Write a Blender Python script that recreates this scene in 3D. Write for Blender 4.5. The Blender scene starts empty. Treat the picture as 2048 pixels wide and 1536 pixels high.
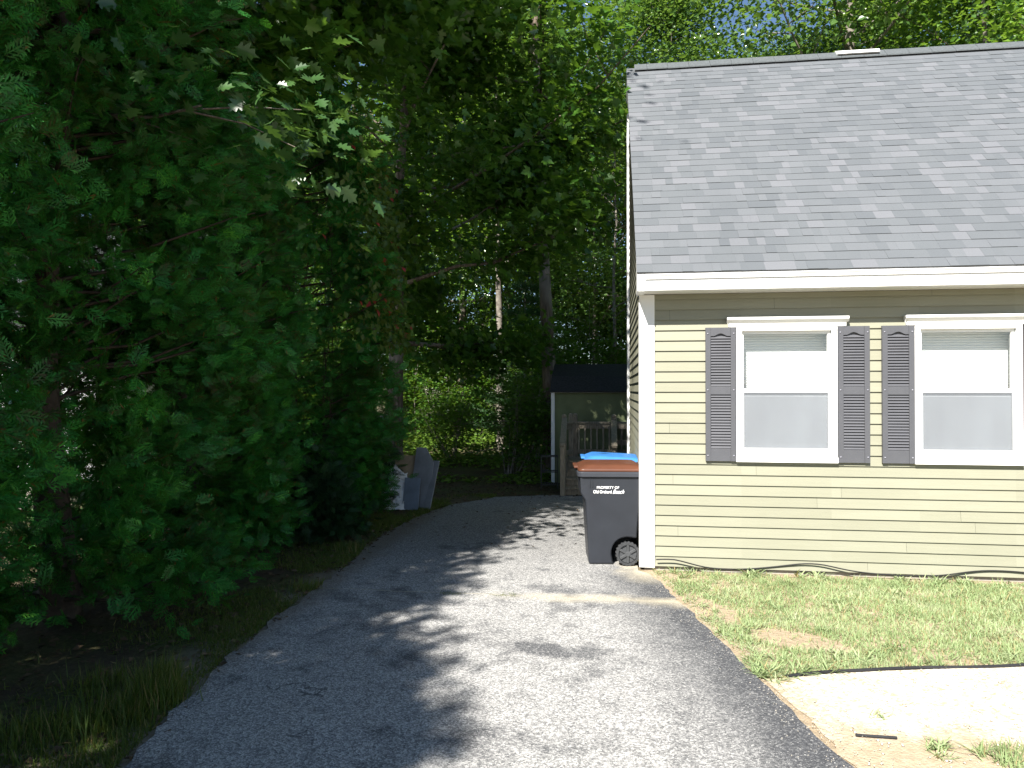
import bpy, bmesh, math, random
import numpy as np
from mathutils import Vector, Matrix

random.seed(7)
RNG = np.random.default_rng(7)
sc = bpy.context.scene
COL = sc.collection
R = math.radians

# ------------------------------------------------------------------ camera
CAM_H = 1.79
cam_d = bpy.data.cameras.new('camera')
cam_d.sensor_width = 36.0
cam_d.lens = 36.0 * 1420 / 2048
cam_d.clip_start = 0.05
cam_d.clip_end = 600
cam = bpy.data.objects.new('camera', cam_d)
COL.objects.link(cam)
cam.location = (0, 0, CAM_H)
cam.rotation_euler = (R(90) + math.atan(12 / 1420), 0, R(7.7))
sc.camera = cam

# ------------------------------------------------------------------ sky and sun
SUN_EL, SUN_AZ = R(43), R(20.6)          # azimuth measured from -Y towards -X
SKY_STRENGTH = 0.062
SUN_STRENGTH = 5.0
EXPOSURE = 1.4
w = bpy.data.worlds.new('World')
sc.world = w
w.use_nodes = True
nt = w.node_tree
nt.nodes.clear()
sky = nt.nodes.new('ShaderNodeTexSky')
sky.sky_type = 'NISHITA'
sky.sun_disc = False
sky.sun_elevation = SUN_EL
sky.sun_rotation = R(180) + SUN_AZ
sky.air_density = 0.95
sky.dust_density = 0.25
sky.ozone_density = 3.0
bg = nt.nodes.new('ShaderNodeBackground')
bg.inputs[1].default_value = SKY_STRENGTH
ow = nt.nodes.new('ShaderNodeOutputWorld')
nt.links.new(sky.outputs[0], bg.inputs[0])
nt.links.new(bg.outputs[0], ow.inputs[0])
sd = Vector((-math.sin(SUN_AZ) * math.cos(SUN_EL), -math.cos(SUN_AZ) * math.cos(SUN_EL), math.sin(SUN_EL)))
sun_d = bpy.data.lights.new('sun', 'SUN')
sun_d.energy = SUN_STRENGTH
sun_d.angle = R(0.5)
sun_d.color = (1.0, 0.955, 0.88)
sun = bpy.data.objects.new('sun', sun_d)
COL.objects.link(sun)
sun.rotation_euler = sd.to_track_quat('Z', 'Y').to_euler()
sun.location = (-10, -25, 30)
sc.view_settings.view_transform = 'Standard'
sc.view_settings.look = 'None'
sc.view_settings.exposure = EXPOSURE
sc.view_settings.gamma = 1.0
sc.render.engine = 'CYCLES'
sc.cycles.max_bounces = 6
sc.cycles.diffuse_bounces = 3
sc.cycles.glossy_bounces = 2
sc.cycles.transmission_bounces = 3
sc.cycles.transparent_max_bounces = 8


# ------------------------------------------------------------------ node helpers
class NT:
    def __init__(s, name):
        s.m = bpy.data.materials.new(name)
        s.m.use_nodes = True
        s.t = s.m.node_tree
        s.b = s.t.nodes['Principled BSDF']
        s.out = s.t.nodes['Material Output']

    def n(s, typ, **k):
        o = s.t.nodes.new(typ)
        for a, v in k.items():
            setattr(o, a, v)
        return o

    def l(s, a, b):
        s.t.links.new(a, b)

    def pos(s):
        return s.n('ShaderNodeNewGeometry').outputs['Position']

    def obj(s):
        return s.n('ShaderNodeTexCoord').outputs['Object']

    def noise(s, vec, scale, detail=3, rough=0.55):
        o = s.n('ShaderNodeTexNoise')
        o.inputs['Scale'].default_value = scale
        o.inputs['Detail'].default_value = detail
        o.inputs['Roughness'].default_value = rough
        s.l(vec, o.inputs['Vector'])
        return o.outputs['Fac']

    def voro(s, vec, scale, out='Distance'):
        o = s.n('ShaderNodeTexVoronoi')
        o.inputs['Scale'].default_value = scale
        s.l(vec, o.inputs['Vector'])
        return o.outputs[out]

    def math(s, op, a, b=None, c=None, clamp=False):
        o = s.n('ShaderNodeMath', operation=op)
        o.use_clamp = clamp
        for i, v in enumerate((a, b, c)):
            if v is None:
                continue
            if isinstance(v, (int, float)):
                o.inputs[i].default_value = v
            else:
                s.l(v, o.inputs[i])
        return o.outputs[0]

    def ramp(s, fac, stops):
        o = s.n('ShaderNodeValToRGB')
        cr = o.color_ramp
        while len(cr.elements) < len(stops):
            cr.elements.new(0.5)
        for e, (p, c) in zip(cr.elements, stops):
            e.position = p
            e.color = (*c, 1) if isinstance(c, (tuple, list)) else (c, c, c, 1)
        s.l(fac, o.inputs[0])
        return o.outputs[0]

    def step(s, v, lo, hi):
        o = s.n('ShaderNodeMapRange')
        o.inputs[1].default_value = lo
        o.inputs[2].default_value = hi
        s.l(v, o.inputs[0])
        return o.outputs[0]

    def mix(s, fac, a, b, mode='MIX'):
        o = s.n('ShaderNodeMix', data_type='RGBA', blend_type=mode)
        for i, v in ((0, fac), (6, a), (7, b)):
            if isinstance(v, (int, float)):
                o.inputs[i].default_value = v
            elif isinstance(v, (tuple, list)):
                o.inputs[i].default_value = (*v, 1)
            else:
                s.l(v, o.inputs[i])
        return o.outputs[2]

    def bump(s, h, strength=0.3, dist=0.01):
        o = s.n('ShaderNodeBump')
        o.inputs['Strength'].default_value = strength
        o.inputs['Distance'].default_value = dist
        s.l(h, o.inputs['Height'])
        s.l(o.outputs[0], s.b.inputs['Normal'])

    def base(s, c):
        if isinstance(c, (tuple, list)):
            s.b.inputs['Base Color'].default_value = (*c, 1)
        else:
            s.l(c, s.b.inputs['Base Color'])

    def rough(s, v, spec=0.4):
        s.b.inputs['Roughness'].default_value = v
        s.b.inputs['Specular IOR Level'].default_value = spec


def plain(name, col, rough=0.6, spec=0.35, var=0.12, scale=6, bump=0.0, bscale=60, stretch=None):
    n = NT(name)
    p = n.obj()
    if stretch:
        mp = n.n('ShaderNodeMapping')
        mp.inputs['Scale'].default_value = stretch
        n.l(p, mp.inputs[0])
        p = mp.outputs[0]
    f = n.noise(p, scale, 4)
    c = n.ramp(f, [(0.3, tuple(x * (1 - var) for x in col)), (0.7, tuple(min(1, x * (1 + var)) for x in col))])
    n.base(c)
    n.rough(rough, spec)
    if bump:
        n.bump(n.noise(p, bscale, 4), bump, 0.004)
    return n.m


def leafmat(name, cols, trans=0.3, rough=0.45, tcol=(0.25, 0.42, 0.04), spec=0.4, rare=None, pnoise=0.7, wr=.65):
    """cols: list of base colours spread over the leaves at random, plus a broad noise."""
    n = NT(name)
    rnd = n.n('ShaderNodeNewGeometry').outputs['Random Per Island']
    f = n.noise(n.obj(), pnoise, 2)
    v = n.math('ADD', n.math('MULTIPLY', rnd, wr), n.math('MULTIPLY', n.step(f, .25, .75), 1 - wr))
    st = [(0.1 + 0.8 * i / (len(cols) - 1), c) for i, c in enumerate(cols)]
    c = n.ramp(v, st)
    if rare:
        thr, rc = rare
        k = n.math('GREATER_THAN', n.math('FRACT', n.math('MULTIPLY', rnd, 37.3)), thr)
        c = n.mix(k, c, rc)
    n.base(c)
    n.rough(rough, spec)
    tr = n.n('ShaderNodeBsdfTranslucent')
    tm = n.mix(0.5, c, tcol)
    n.l(tm, tr.inputs[0])
    mx = n.n('ShaderNodeMixShader')
    mx.inputs[0].default_value = trans
    n.l(n.b.outputs[0], mx.inputs[1])
    n.l(tr.outputs[0], mx.inputs[2])
    n.l(mx.outputs[0], n.out.inputs[0])
    return n.m


# ------------------------------------------------------------------ object helpers
def tag(o, label=None, cat=None, group=None, kind=None):
    if label: o['label'] = label
    if cat: o['category'] = cat
    if group: o['group'] = group
    if kind: o['kind'] = kind
    return o


def empty(name, loc=(0, 0, 0), rz=0, label=None, cat=None, group=None):
    o = bpy.data.objects.new(name, None)
    COL.objects.link(o)
    o.location = loc
    o.rotation_euler = (0, 0, rz)
    o.empty_display_size = 0.2
    return tag(o, label, cat, group)


def link(name, me, m, parent=None):
    o = bpy.data.objects.new(name, me)
    COL.objects.link(o)
    if m is not None:
        me.materials.clear()
        me.materials.append(m)
    if parent is not None:
        o.parent = parent
    return o


def obj(name, bm, m, parent=None, bevel=0, smooth=False, seg=2):
    me = bpy.data.meshes.new(name)
    bm.normal_update()
    bm.to_mesh(me)
    bm.free()
    if smooth:
        me.polygons.foreach_set('use_smooth', [True] * len(me.polygons))
    o = link(name, me, m, parent)
    if bevel:
        b = o.modifiers.new('bevel', 'BEVEL')
        b.width = bevel
        b.segments = seg
        b.limit_method = 'ANGLE'
        b.angle_limit = R(35)
    return o


def box(bm, x0, x1, y0, y1, z0, z1, M=None):
    vs = [bm.verts.new(v) for v in ((x0, y0, z0), (x1, y0, z0), (x1, y1, z0), (x0, y1, z0),
                                    (x0, y0, z1), (x1, y0, z1), (x1, y1, z1), (x0, y1, z1))]
    if M is not None:
        for v in vs:
            v.co = M @ v.co
    for f in ((0, 3, 2, 1), (4, 5, 6, 7), (0, 1, 5, 4), (1, 2, 6, 5), (2, 3, 7, 6), (3, 0, 4, 7)):
        bm.faces.new([vs[i] for i in f])
    return vs


def boxo(name, dims, m, parent=None, bevel=0, M=None):
    bm = bmesh.new()
    box(bm, *dims, M=M)
    return obj(name, bm, m, parent, bevel)


def beam(bm, a, b, w, h, up=(0, 0, 1)):
    """box section beam from a to b, w across, h along up"""
    a = Vector(a); b = Vector(b)
    d = (b - a)
    L = d.length
    d.normalize()
    s = d.cross(Vector(up))
    if s.length < 1e-4:
        s = Vector((1, 0, 0))
    s.normalize()
    u = s.cross(d)
    M = Matrix.Translation(a) @ Matrix((s, d, u)).transposed().to_4x4()
    box(bm, -w / 2, w / 2, 0, L, -h / 2, h / 2, M=M)


def prism(bm, pts, y0, y1, axis='y'):
    """polygon pts (x,z) extruded over y0..y1 (axis y) or (y,z) over x"""
    def P(p, t):
        return (p[0], t, p[1]) if axis == 'y' else (t, p[0], p[1])
    A = [bm.verts.new(P(p, y0)) for p in pts]
    B = [bm.verts.new(P(p, y1)) for p in pts]
    n = len(pts)
    bm.faces.new(A)
    bm.faces.new(B[::-1])
    for i in range(n):
        bm.faces.new((A[i], B[i], B[(i + 1) % n], A[(i + 1) % n]))
    bmesh.ops.recalc_face_normals(bm, faces=bm.faces)


def cyl(bm, c, axis, r, L, seg=24, r2=None):
    a = Vector(axis).normalized()
    M = Matrix.Translation(Vector(c)) @ a.to_track_quat('Z', 'Y').to_matrix().to_4x4()
    bmesh.ops.create_cone(bm, cap_ends=True, segments=seg, radius1=r, radius2=r if r2 is None else r2, depth=L, matrix=M)


# numpy mesh building ------------------------------------------------
class Soup:
    """collects vertices and polygons as arrays"""
    def __init__(s):
        s.v = []; s.li = []; s.lt = []; s.nv = 0

    def add(s, verts, loops, totals):
        s.v.append(np.asarray(verts, dtype=np.float32).reshape(-1, 3))
        s.li.append(np.asarray(loops, dtype=np.int32).ravel() + s.nv)
        s.lt.append(np.asarray(totals, dtype=np.int32).ravel())
        s.nv += len(s.v[-1])

    def stamp(s, tv, tf, pos, ax, ay, az, scale):
        """template tv (V,3), faces tf, stamped N times"""
        tv = np.asarray(tv, dtype=np.float32)
        N = len(pos)
        if N == 0:
            return
        V = len(tv)
        sc_ = np.asarray(scale, dtype=np.float32).reshape(N, 1, 1)
        P = (tv[None, :, 0:1] * ax[:, None, :] + tv[None, :, 1:2] * ay[:, None, :] + tv[None, :, 2:3] * az[:, None, :]) * sc_ + pos[:, None, :]
        fl = np.concatenate([np.asarray(f) for f in tf])
        lt = np.array([len(f) for f in tf])
        L = (fl[None, :] + (np.arange(N) * V)[:, None])
        s.add(P.reshape(-1, 3), L.ravel(), np.tile(lt, N))

    def tube(s, path, rad, sides=6):
        path = np.asarray(path, dtype=np.float64)
        n = len(path)
        d = np.gradient(path, axis=0)
        d /= np.linalg.norm(d, axis=1, keepdims=True) + 1e-9
        ref = np.array([0.0, 0.0, 1.0]) if abs(d[:, 2]).mean() < 0.8 else np.array([1.0, 0, 0])
        a = np.cross(d, ref); a /= np.linalg.norm(a, axis=1, keepdims=True) + 1e-9
        b = np.cross(d, a)
        t = np.arange(sides) / sides * 2 * np.pi
        ring = path[:, None, :] + np.asarray(rad)[:, None, None] * (np.cos(t)[None, :, None] * a[:, None, :] + np.sin(t)[None, :, None] * b[:, None, :])
        i = np.arange(n - 1)[:, None] * sides
        j = np.arange(sides)[None, :]
        k = (j + 1) % sides
        q = np.stack([i + j, i + k, i + sides + k, i + sides + j], axis=-1).reshape(-1, 4)
        s.add(ring.reshape(-1, 3), q.ravel(), np.full(len(q), 4))

    def mesh(s, name, smooth=False):
        me = bpy.data.meshes.new(name)
        v = np.concatenate(s.v); li = np.concatenate(s.li); lt = np.concatenate(s.lt)
        me.vertices.add(len(v)); me.vertices.foreach_set('co', v.ravel())
        me.loops.add(len(li)); me.loops.foreach_set('vertex_index', li)
        me.polygons.add(len(lt))
        ls = np.zeros(len(lt), dtype=np.int32); ls[1:] = np.cumsum(lt)[:-1]
        me.polygons.foreach_set('loop_start', ls)
        me.polygons.foreach_set('loop_total', lt)
        if smooth:
            me.polygons.foreach_set('use_smooth', np.ones(len(lt), dtype=bool))
        me.update(calc_edges=True)
        return me


def unit(a):
    return a / (np.linalg.norm(a, axis=-1, keepdims=True) + 1e-9)


def frames(fwd, nrm):
    """ay = fwd, az = nrm made perpendicular, ax = cross"""
    ay = unit(fwd)
    az = unit(nrm - (nrm * ay).sum(-1, keepdims=True) * ay)
    ax = np.cross(ay, az)
    return ax.astype(np.float32), ay.astype(np.float32), az.astype(np.float32)


# leaf templates ------------------------------------------------------
def t_diamond(w=0.32, fold=0.12):
    v = [(0, 0, 0), (w, .45, fold), (0, 1, 0), (-w, .45, fold)]
    return v, [(0, 1, 2), (0, 2, 3)]


def t_maple():
    half = [(0, 0), (.16, -.06), (.42, -.10), (.34, .10), (.60, .22), (.52, .30), (.62, .50), (.40, .46), (.24, .42), (.28, .66), (.20, .68), (0, 1.0)]
    v = [(x, y, .10 * abs(x) + .06 * math.sin(y * 3)) for x, y in half] + [(-x, y, .10 * abs(x) + .06 * math.sin(y * 3)) for x, y in half[1:-1]]
    n = len(half)
    right = list(range(n))
    left = [0] + list(range(n, n + n - 2)) + [n - 1]
    return v, [right, left[::-1]]


def t_oak():
    half = [(0, 0), (.06, .12), (.22, .16), (.30, .24), (.14, .30), (.34, .44), (.40, .54), (.16, .54), (.26, .74), (.08, .78), (0, 1.0)]
    v = [(x, y, .15 * abs(x)) for x, y in half] + [(-x, y, .15 * abs(x)) for x, y in half[1:-1]]
    n = len(half)
    return v, [list(range(n)), ([0] + list(range(n, n + n - 2)) + [n - 1])[::-1]]


def t_cedar():
    """flat feathery arborvitae spray: an axis with alternating pinnae, each with side tips"""
    v = []; f = []

    def dia(ax_, ay_, bx, by, w, z=0.0):
        dx, dy = bx - ax_, by - ay_
        L = math.hypot(dx, dy); nx, ny = -dy / L * w, dx / L * w
        i = len(v)
        mx, my = ax_ + dx * .55, ay_ + dy * .55
        v.extend([(ax_, ay_, z), (mx + nx, my + ny, z + .01), (bx, by, z - .015), (mx - nx, my - ny, z + .01)])
        f.append((i, i + 1, i + 2, i + 3))
    dia(0, 0, 0, 1.0, .028)
    rnd = random.Random(3)
    for k in range(7):
        t = .10 + k * .125
        for s in (-1, 1):
            L = (.46 - .30 * t) * rnd.uniform(.85, 1.15)
            an = R(rnd.uniform(36, 50))
            x0, y0 = 0, t + (0.05 if s > 0 else 0)
            x1, y1 = s * L * math.sin(an), y0 + L * math.cos(an)
            dia(x0, y0, x1, y1, .034, rnd.uniform(-.03, .03))
            if k < 5:
                for q, ss in ((.45, 1), (.65, -1)):
                    xa, ya = x0 + (x1 - x0) * q, y0 + (y1 - y0) * q
                    a2 = an * s + ss * R(38)
                    l2 = L * .42
                    dia(xa, ya, xa + l2 * math.sin(a2), ya + l2 * math.cos(a2), .026, rnd.uniform(-.03, .03))
    return v, f


def t_blade():
    v = [(-.5, 0, 0), (.5, 0, 0), (.38, .5, .10), (-.38, .5, .10), (0, 1, .38)]
    return v, [(0, 1, 2, 3), (3, 2, 4)]


MAPLE, OAK, CEDAR, DIA, BLADE = t_maple(), t_oak(), t_cedar(), t_diamond(), t_blade()

# ------------------------------------------------------------------ materials
M = {}
M['white'] = plain('white_paint', (.80, .80, .79), .45, .4, .03, 3)
M['shutter'] = plain('shutter_grey', (.078, .080, .090), .5, .4, .06, 8, .15, 120)
M['screw'] = plain('screw_head', (.25, .25, .29), .4, .5, .05)
M['darkvoid'] = plain('room_dark', (.03, .03, .03), .9, .1)
M['concrete'] = plain('foundation', (.30, .28, .25), .9, .2, .2, 9, .4, 60)
M['metal_dark'] = plain('black_metal', (.02, .02, .022), .45, .5, .2)
M['cable'] = plain('black_rubber', (.015, .015, .015), .6, .4)
M['deck'] = plain('weathered_wood', (.27, .235, .18), .8, .2, .35, 9, .5, 50, (6, 6, .7))
M['shedwall'] = plain('shed_siding', (.16, .19, .10), .75, .2, .2, 2.5, .2, 40)
M['shedroof'] = plain('shed_shingle', (.035, .036, .04), .9, .2, .4, 30, .5, 80)
M['edging'] = plain('edging_plastic', (.02, .02, .022), .6, .3, .3)

# siding
n = NT('siding')
g = n.obj()
mp = n.n('ShaderNodeMapping'); mp.inputs['Scale'].default_value = (1.5, 1.5, 30); n.l(g, mp.inputs[0])
f = n.noise(mp.outputs[0], 3.0, 4)
f2 = n.noise(g, 1.1, 3)
rnd = n.n('ShaderNodeNewGeometry').outputs['Random Per Island']
c = n.ramp(n.math('ADD', n.math('MULTIPLY', f, .4), n.math('ADD', n.math('MULTIPLY', f2, .35), n.math('MULTIPLY', rnd, .25))),
           [(.3, (.234, .231, .170)), (.7, (.276, .273, .206))])
n.base(c); n.rough(.55, .3)
n.bump(n.noise(mp.outputs[0], 12, 4), .12, .002)
M['siding'] = n.m

# shingles
n = NT('shingles')
rnd = n.n('ShaderNodeNewGeometry').outputs['Random Per Island']
g = n.obj()
c = n.ramp(rnd, [(0, (.100, .108, .116)), (.35, (.112, .120, .127)), (.62, (.121, .128, .136)), (.84, (.128, .135, .143)), (.86, (.136, .141, .150)), (1, (.143, .147, .157))])
gr = n.noise(g, 260, 2, .7)
c = n.mix(.45, c, n.ramp(gr, [(.3, (.45, .45, .45)), (.7, (1.0, 1.0, 1.0))]), 'MULTIPLY')
c = n.mix(.35, c, n.ramp(n.noise(g, 1.3, 4), [(.3, (.75, .76, .78)), (.7, (1.0, 1.0, 1.0))]), 'MULTIPLY')
c = n.mix(1.0, c, (1.17, 1.18, 1.20), 'MULTIPLY')
n.base(c); n.rough(.9, .2); n.bump(gr, .5, .004)
M['shingle'] = n.m
M['ridge'] = plain('ridge_cap', (.09, .10, .105), .9, .2, .2, 40, .4, 200)

# bark
n = NT('bark')
g = n.obj()
mp = n.n('ShaderNodeMapping'); mp.inputs['Scale'].default_value = (9, 9, 1.3); n.l(g, mp.inputs[0])
f = n.noise(mp.outputs[0], 2.2, 6, .65)
fl = n.noise(g, .9, 2)
c = n.ramp(f, [(.3, (.055, .042, .032)), (.55, (.17, .135, .105)), (.75, (.30, .26, .215))])
c = n.mix(n.step(fl, .5, .7), c, (.30, .285, .25))
n.base(c); n.rough(.9, .15); n.bump(f, .8, .03)
M['bark'] = n.m
n = NT('bark_grey')
g = n.obj()
f = n.noise(g, 6, 5, .65)
n.base(n.ramp(f, [(.3, (.07, .06, .05)), (.7, (.30, .27, .23))])); n.rough(.9, .15)
M['bark2'] = n.m
M['twig'] = plain('cedar_bark', (.075, .058, .044), .9, .1, .35, 20)

M['cedar'] = leafmat('cedar_leaf', [(.055, .042, .010), (.030, .070, .012), (.028, .150, .024), (.045, .25, .040), (.12, .38, .04)], .3, .48, (.16, .45, .01), .3, (.985, (.16, .07, .02)), 2.6, .38)
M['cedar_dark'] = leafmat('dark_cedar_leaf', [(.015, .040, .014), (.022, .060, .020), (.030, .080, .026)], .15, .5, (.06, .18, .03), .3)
M['maple'] = leafmat('maple_leaf', [(.022, .070, .010), (.036, .110, .012), (.060, .150, .016), (.10, .20, .02)], .34, .38, (.24, .42, .03), .5)
M['oak'] = leafmat('oak_leaf', [(.030, .080, .025), (.050, .115, .032), (.075, .145, .040)], .28, .3, (.22, .40, .04), .6)
M['wood_leaf'] = leafmat('woodland_leaf', [(.045, .10, .014), (.085, .18, .020), (.12, .235, .03), (.19, .30, .05)], .38, .28, (.34, .54, .04), .75)
M['wood_leaf2'] = leafmat('bluegreen_leaf', [(.045, .10, .026), (.085, .17, .036), (.15, .25, .06)], .36, .24, (.32, .52, .05), .8)
M['pine'] = leafmat('pine_needle', [(.020, .060, .022), (.035, .095, .030), (.06, .13, .04)], .2, .5, (.10, .25, .04), .3)
M['shrub'] = leafmat('understorey_leaf', [(.030, .090, .012), (.060, .150, .020), (.11, .22, .03)], .4, .4, (.34, .52, .04), .4)
M['vine'] = leafmat('creeper_leaf', [(.04, .09, .012), (.07, .13, .015), (.11, .16, .02)], .4, .4, (.3, .35, .03), .4, (.965, (.35, .03, .03)))
M['grass'] = leafmat('grass_blade', [(.19, .255, .110), (.275, .36, .165), (.36, .44, .225), (.44, .46, .30)], .3, .5, (.25, .35, .06), .3, (.90, (.36, .30, .15)), 2.2, .45)
M['grass_wild'] = leafmat('verge_grass', [(.045, .085, .016), (.08, .13, .02), (.13, .17, .035)], .35, .5, (.35, .40, .04), .3, (.9, (.30, .22, .09)), 1.2)
M['cover'] = leafmat('ground_cover_leaf', [(.05, .11, .015), (.10, .19, .025), (.17, .27, .04)], .35, .45, (.34, .5, .05), .3)
M['litter'] = leafmat('leaf_litter', [(.05, .035, .02), (.10, .065, .035), (.17, .12, .07)], .1, .7, (.1, .06, .03), .2)

# asphalt driveway (world coordinates, metres)
n = NT('asphalt')
p = n.pos()
sx = n.n('ShaderNodeSeparateXYZ'); n.l(p, sx.inputs[0])
X, Y = sx.outputs[0], sx.outputs[1]
big = n.noise(p, .9, 4)
mid = n.noise(p, 4.0, 5, .6)
vor = n.n('ShaderNodeTexVoronoi'); vor.inputs['Scale'].default_value = 105; n.l(p, vor.inputs['Vector'])
cell = n.n('ShaderNodeSeparateColor'); n.l(vor.outputs['Color'], cell.inputs[0])
vor2 = n.n('ShaderNodeTexVoronoi'); vor2.inputs['Scale'].default_value = 210; n.l(p, vor2.inputs['Vector'])
cell2 = n.n('ShaderNodeSeparateColor'); n.l(vor2.outputs['Color'], cell2.inputs[0])
# distance left of the right-hand edge, and wear
edge = n.math('SUBTRACT', n.math('ADD', .44, n.math('MULTIPLY', n.math('SUBTRACT', 6.82, Y), .2117)), X)
edn = n.math('ADD', edge, n.math('MULTIPLY', n.math('SUBTRACT', mid, .5), .55))
dark = n.math('SUBTRACT', 1.0, n.step(edn, .12, .80))
infront = n.step(Y, 7.6, 6.9)
dark = n.math('MULTIPLY', dark, infront)
# dark oil-like patch
dx = n.math('MULTIPLY', n.math('ADD', X, .44), 1 / .20)
dy = n.math('MULTIPLY', n.math('ADD', n.math('SUBTRACT', Y, 4.88), n.math('MULTIPLY', n.math('ADD', X, .44), .35)), 1 / .12)
dd = n.math('ADD', n.math('ADD', n.math('MULTIPLY', dx, dx), n.math('MULTIPLY', dy, dy)), n.math('MULTIPLY', n.math('SUBTRACT', n.noise(p, 9, 5), .5), 3.4))
patch = n.math('MULTIPLY', n.step(dd, 2.0, .6), .85)
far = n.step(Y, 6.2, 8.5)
wear = n.math('ADD', n.math('MULTIPLY', big, .5), n.math('MULTIPLY', mid, .5))
stone = n.ramp(n.math('ADD', n.math('MULTIPLY', cell.outputs[0], .6), n.math('MULTIPLY', cell2.outputs[1], .4)),
               [(.15, (.13, .13, .13)), (.38, (.25, .248, .243)), (.6, (.345, .34, .33)), (.88, (.55, .54, .52))])
tar = n.ramp(n.math('ADD', n.math('MULTIPLY', cell.outputs[0], .6), n.math('MULTIPLY', cell2.outputs[1], .4)),
             [(.2, (.055, .057, .062)), (.6, (.085, .088, .095)), (.85, (.18, .18, .18)), (.95, (.38, .38, .37))])
wv = n.n('ShaderNodeTexVoronoi', feature='DISTANCE_TO_EDGE'); wv.inputs['Scale'].default_value = .55
wob_ = n.n('ShaderNodeVectorMath', operation='ADD')
nz = n.n('ShaderNodeTexNoise'); nz.inputs['Scale'].default_value = 3.0; nz.inputs['Detail'].default_value = 5; n.l(p, nz.inputs['Vector'])
scl = n.n('ShaderNodeVectorMath', operation='SCALE'); scl.inputs['Scale'].default_value = .5; n.l(nz.outputs['Color'], scl.inputs[0])
n.l(p, wob_.inputs[0]); n.l(scl.outputs[0], wob_.inputs[1]); n.l(wob_.outputs[0], wv.inputs['Vector'])
crack = n.math('MULTIPLY', n.step(wv.outputs['Distance'], .0035, .0012), n.math('MULTIPLY', n.step(big, .50, .60), .8))
k = n.math('MAXIMUM', dark, n.math('MAXIMUM', patch, crack))
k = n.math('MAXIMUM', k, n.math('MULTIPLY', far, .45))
k = n.math('MAXIMUM', k, n.math('MULTIPLY', n.step(wear, .50, .38), .75))
c = n.mix(k, stone, tar)
# sand washed along the joint and by the wall
jd = n.math('ABSOLUTE', n.math('SUBTRACT', n.math('SUBTRACT', Y, 6.13), n.math('MULTIPLY', n.math('SUBTRACT', mid, .5), .10)))
jline = n.step(jd, .014, .004)
jr = n.math('MULTIPLY', n.step(n.math('ADD', jd, n.math('MULTIPLY', n.noise(p, 2.1, 3), .5)), .42, .20), n.step(X, -1.2, -.2))
wr = n.math('SUBTRACT', X, .02)
wallsand = n.math('MULTIPLY', n.step(n.math('ADD', wr, n.math('MULTIPLY', n.math('SUBTRACT', mid, .5), .8)), .0, .35), n.step(Y, 6.6, 7.1))
sandk = n.math('MAXIMUM', n.math('MULTIPLY', jline, .5), n.math('MULTIPLY', n.math('MAXIMUM', jr, wallsand), .75))
c = n.mix(sandk, c, n.ramp(n.noise(p, 150, 2), [(.3, (.40, .35, .25)), (.7, (.62, .56, .42))]))
le = n.math('SUBTRACT', n.math('ADD', X, 2.62), n.math('MULTIPLY', n.math('SUBTRACT', mid, .5), .35))
c = n.mix(n.math('MULTIPLY', n.step(le, .28, .05), .6), c, (.16, .13, .09))
n.base(c); n.rough(.9, .08)
n.bump(n.math('ADD', n.math('MULTIPLY', vor.outputs['Distance'], .7), n.math('MULTIPLY', n.noise(p, 240, 3), .5)), .6, .006)
M['asphalt'] = n.m

# soil / forest floor with sandy parts near the lawn
n = NT('soil')
p = n.pos()
sx = n.n('ShaderNodeSeparateXYZ'); n.l(p, sx.inputs[0])
X, Y = sx.outputs[0], sx.outputs[1]
a = n.noise(p, 1.4, 5, .6); b = n.noise(p, 26, 5, .7)
dirt = n.ramp(n.math('ADD', n.math('MULTIPLY', a, .5), n.math('MULTIPLY', b, .5)), [(.3, (.045, .033, .02)), (.55, (.10, .075, .048)), (.75, (.16, .125, .085))])
green = n.ramp(b, [(.3, (.035, .055, .014)), (.7, (.10, .14, .035))])
c = n.mix(n.math('MULTIPLY', n.step(a, .42, .6), .6), dirt, green)
sand = n.ramp(n.math('ADD', n.math('MULTIPLY', b, .6), n.math('MULTIPLY', n.noise(p, 200, 2), .4)), [(.3, (.27, .205, .135)), (.55, (.40, .32, .22)), (.8, (.52, .44, .32))])
right = n.step(n.math('ADD', X, n.math('MULTIPLY', a, .2)), .3, .5)
near = n.step(Y, 7.6, 7.2)
c = n.mix(n.math('MULTIPLY', right, near), c, sand)
lft = n.math('MULTIPLY', n.step(X, -14.0, -9.5), 1.0)
farl = n.step(X, -8.2, -9.0)
c = n.mix(n.math('MULTIPLY', farl, n.step(Y, 18, 16)), c, (.38, .34, .28))
edgl = n.math('MULTIPLY', n.step(n.math('ADD', X, n.math('MULTIPLY', b, .25)), -2.85, -2.60), n.step(Y, 12, 9))
edgl = n.math('MULTIPLY', edgl, n.step(X, 0, -.2))
c = n.mix(n.math('MULTIPLY', edgl, .8), c, (.27, .23, .17))
n.base(c); n.rough(.95, .15); n.bump(b, .8, .03)
M['soil'] = n.m

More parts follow.
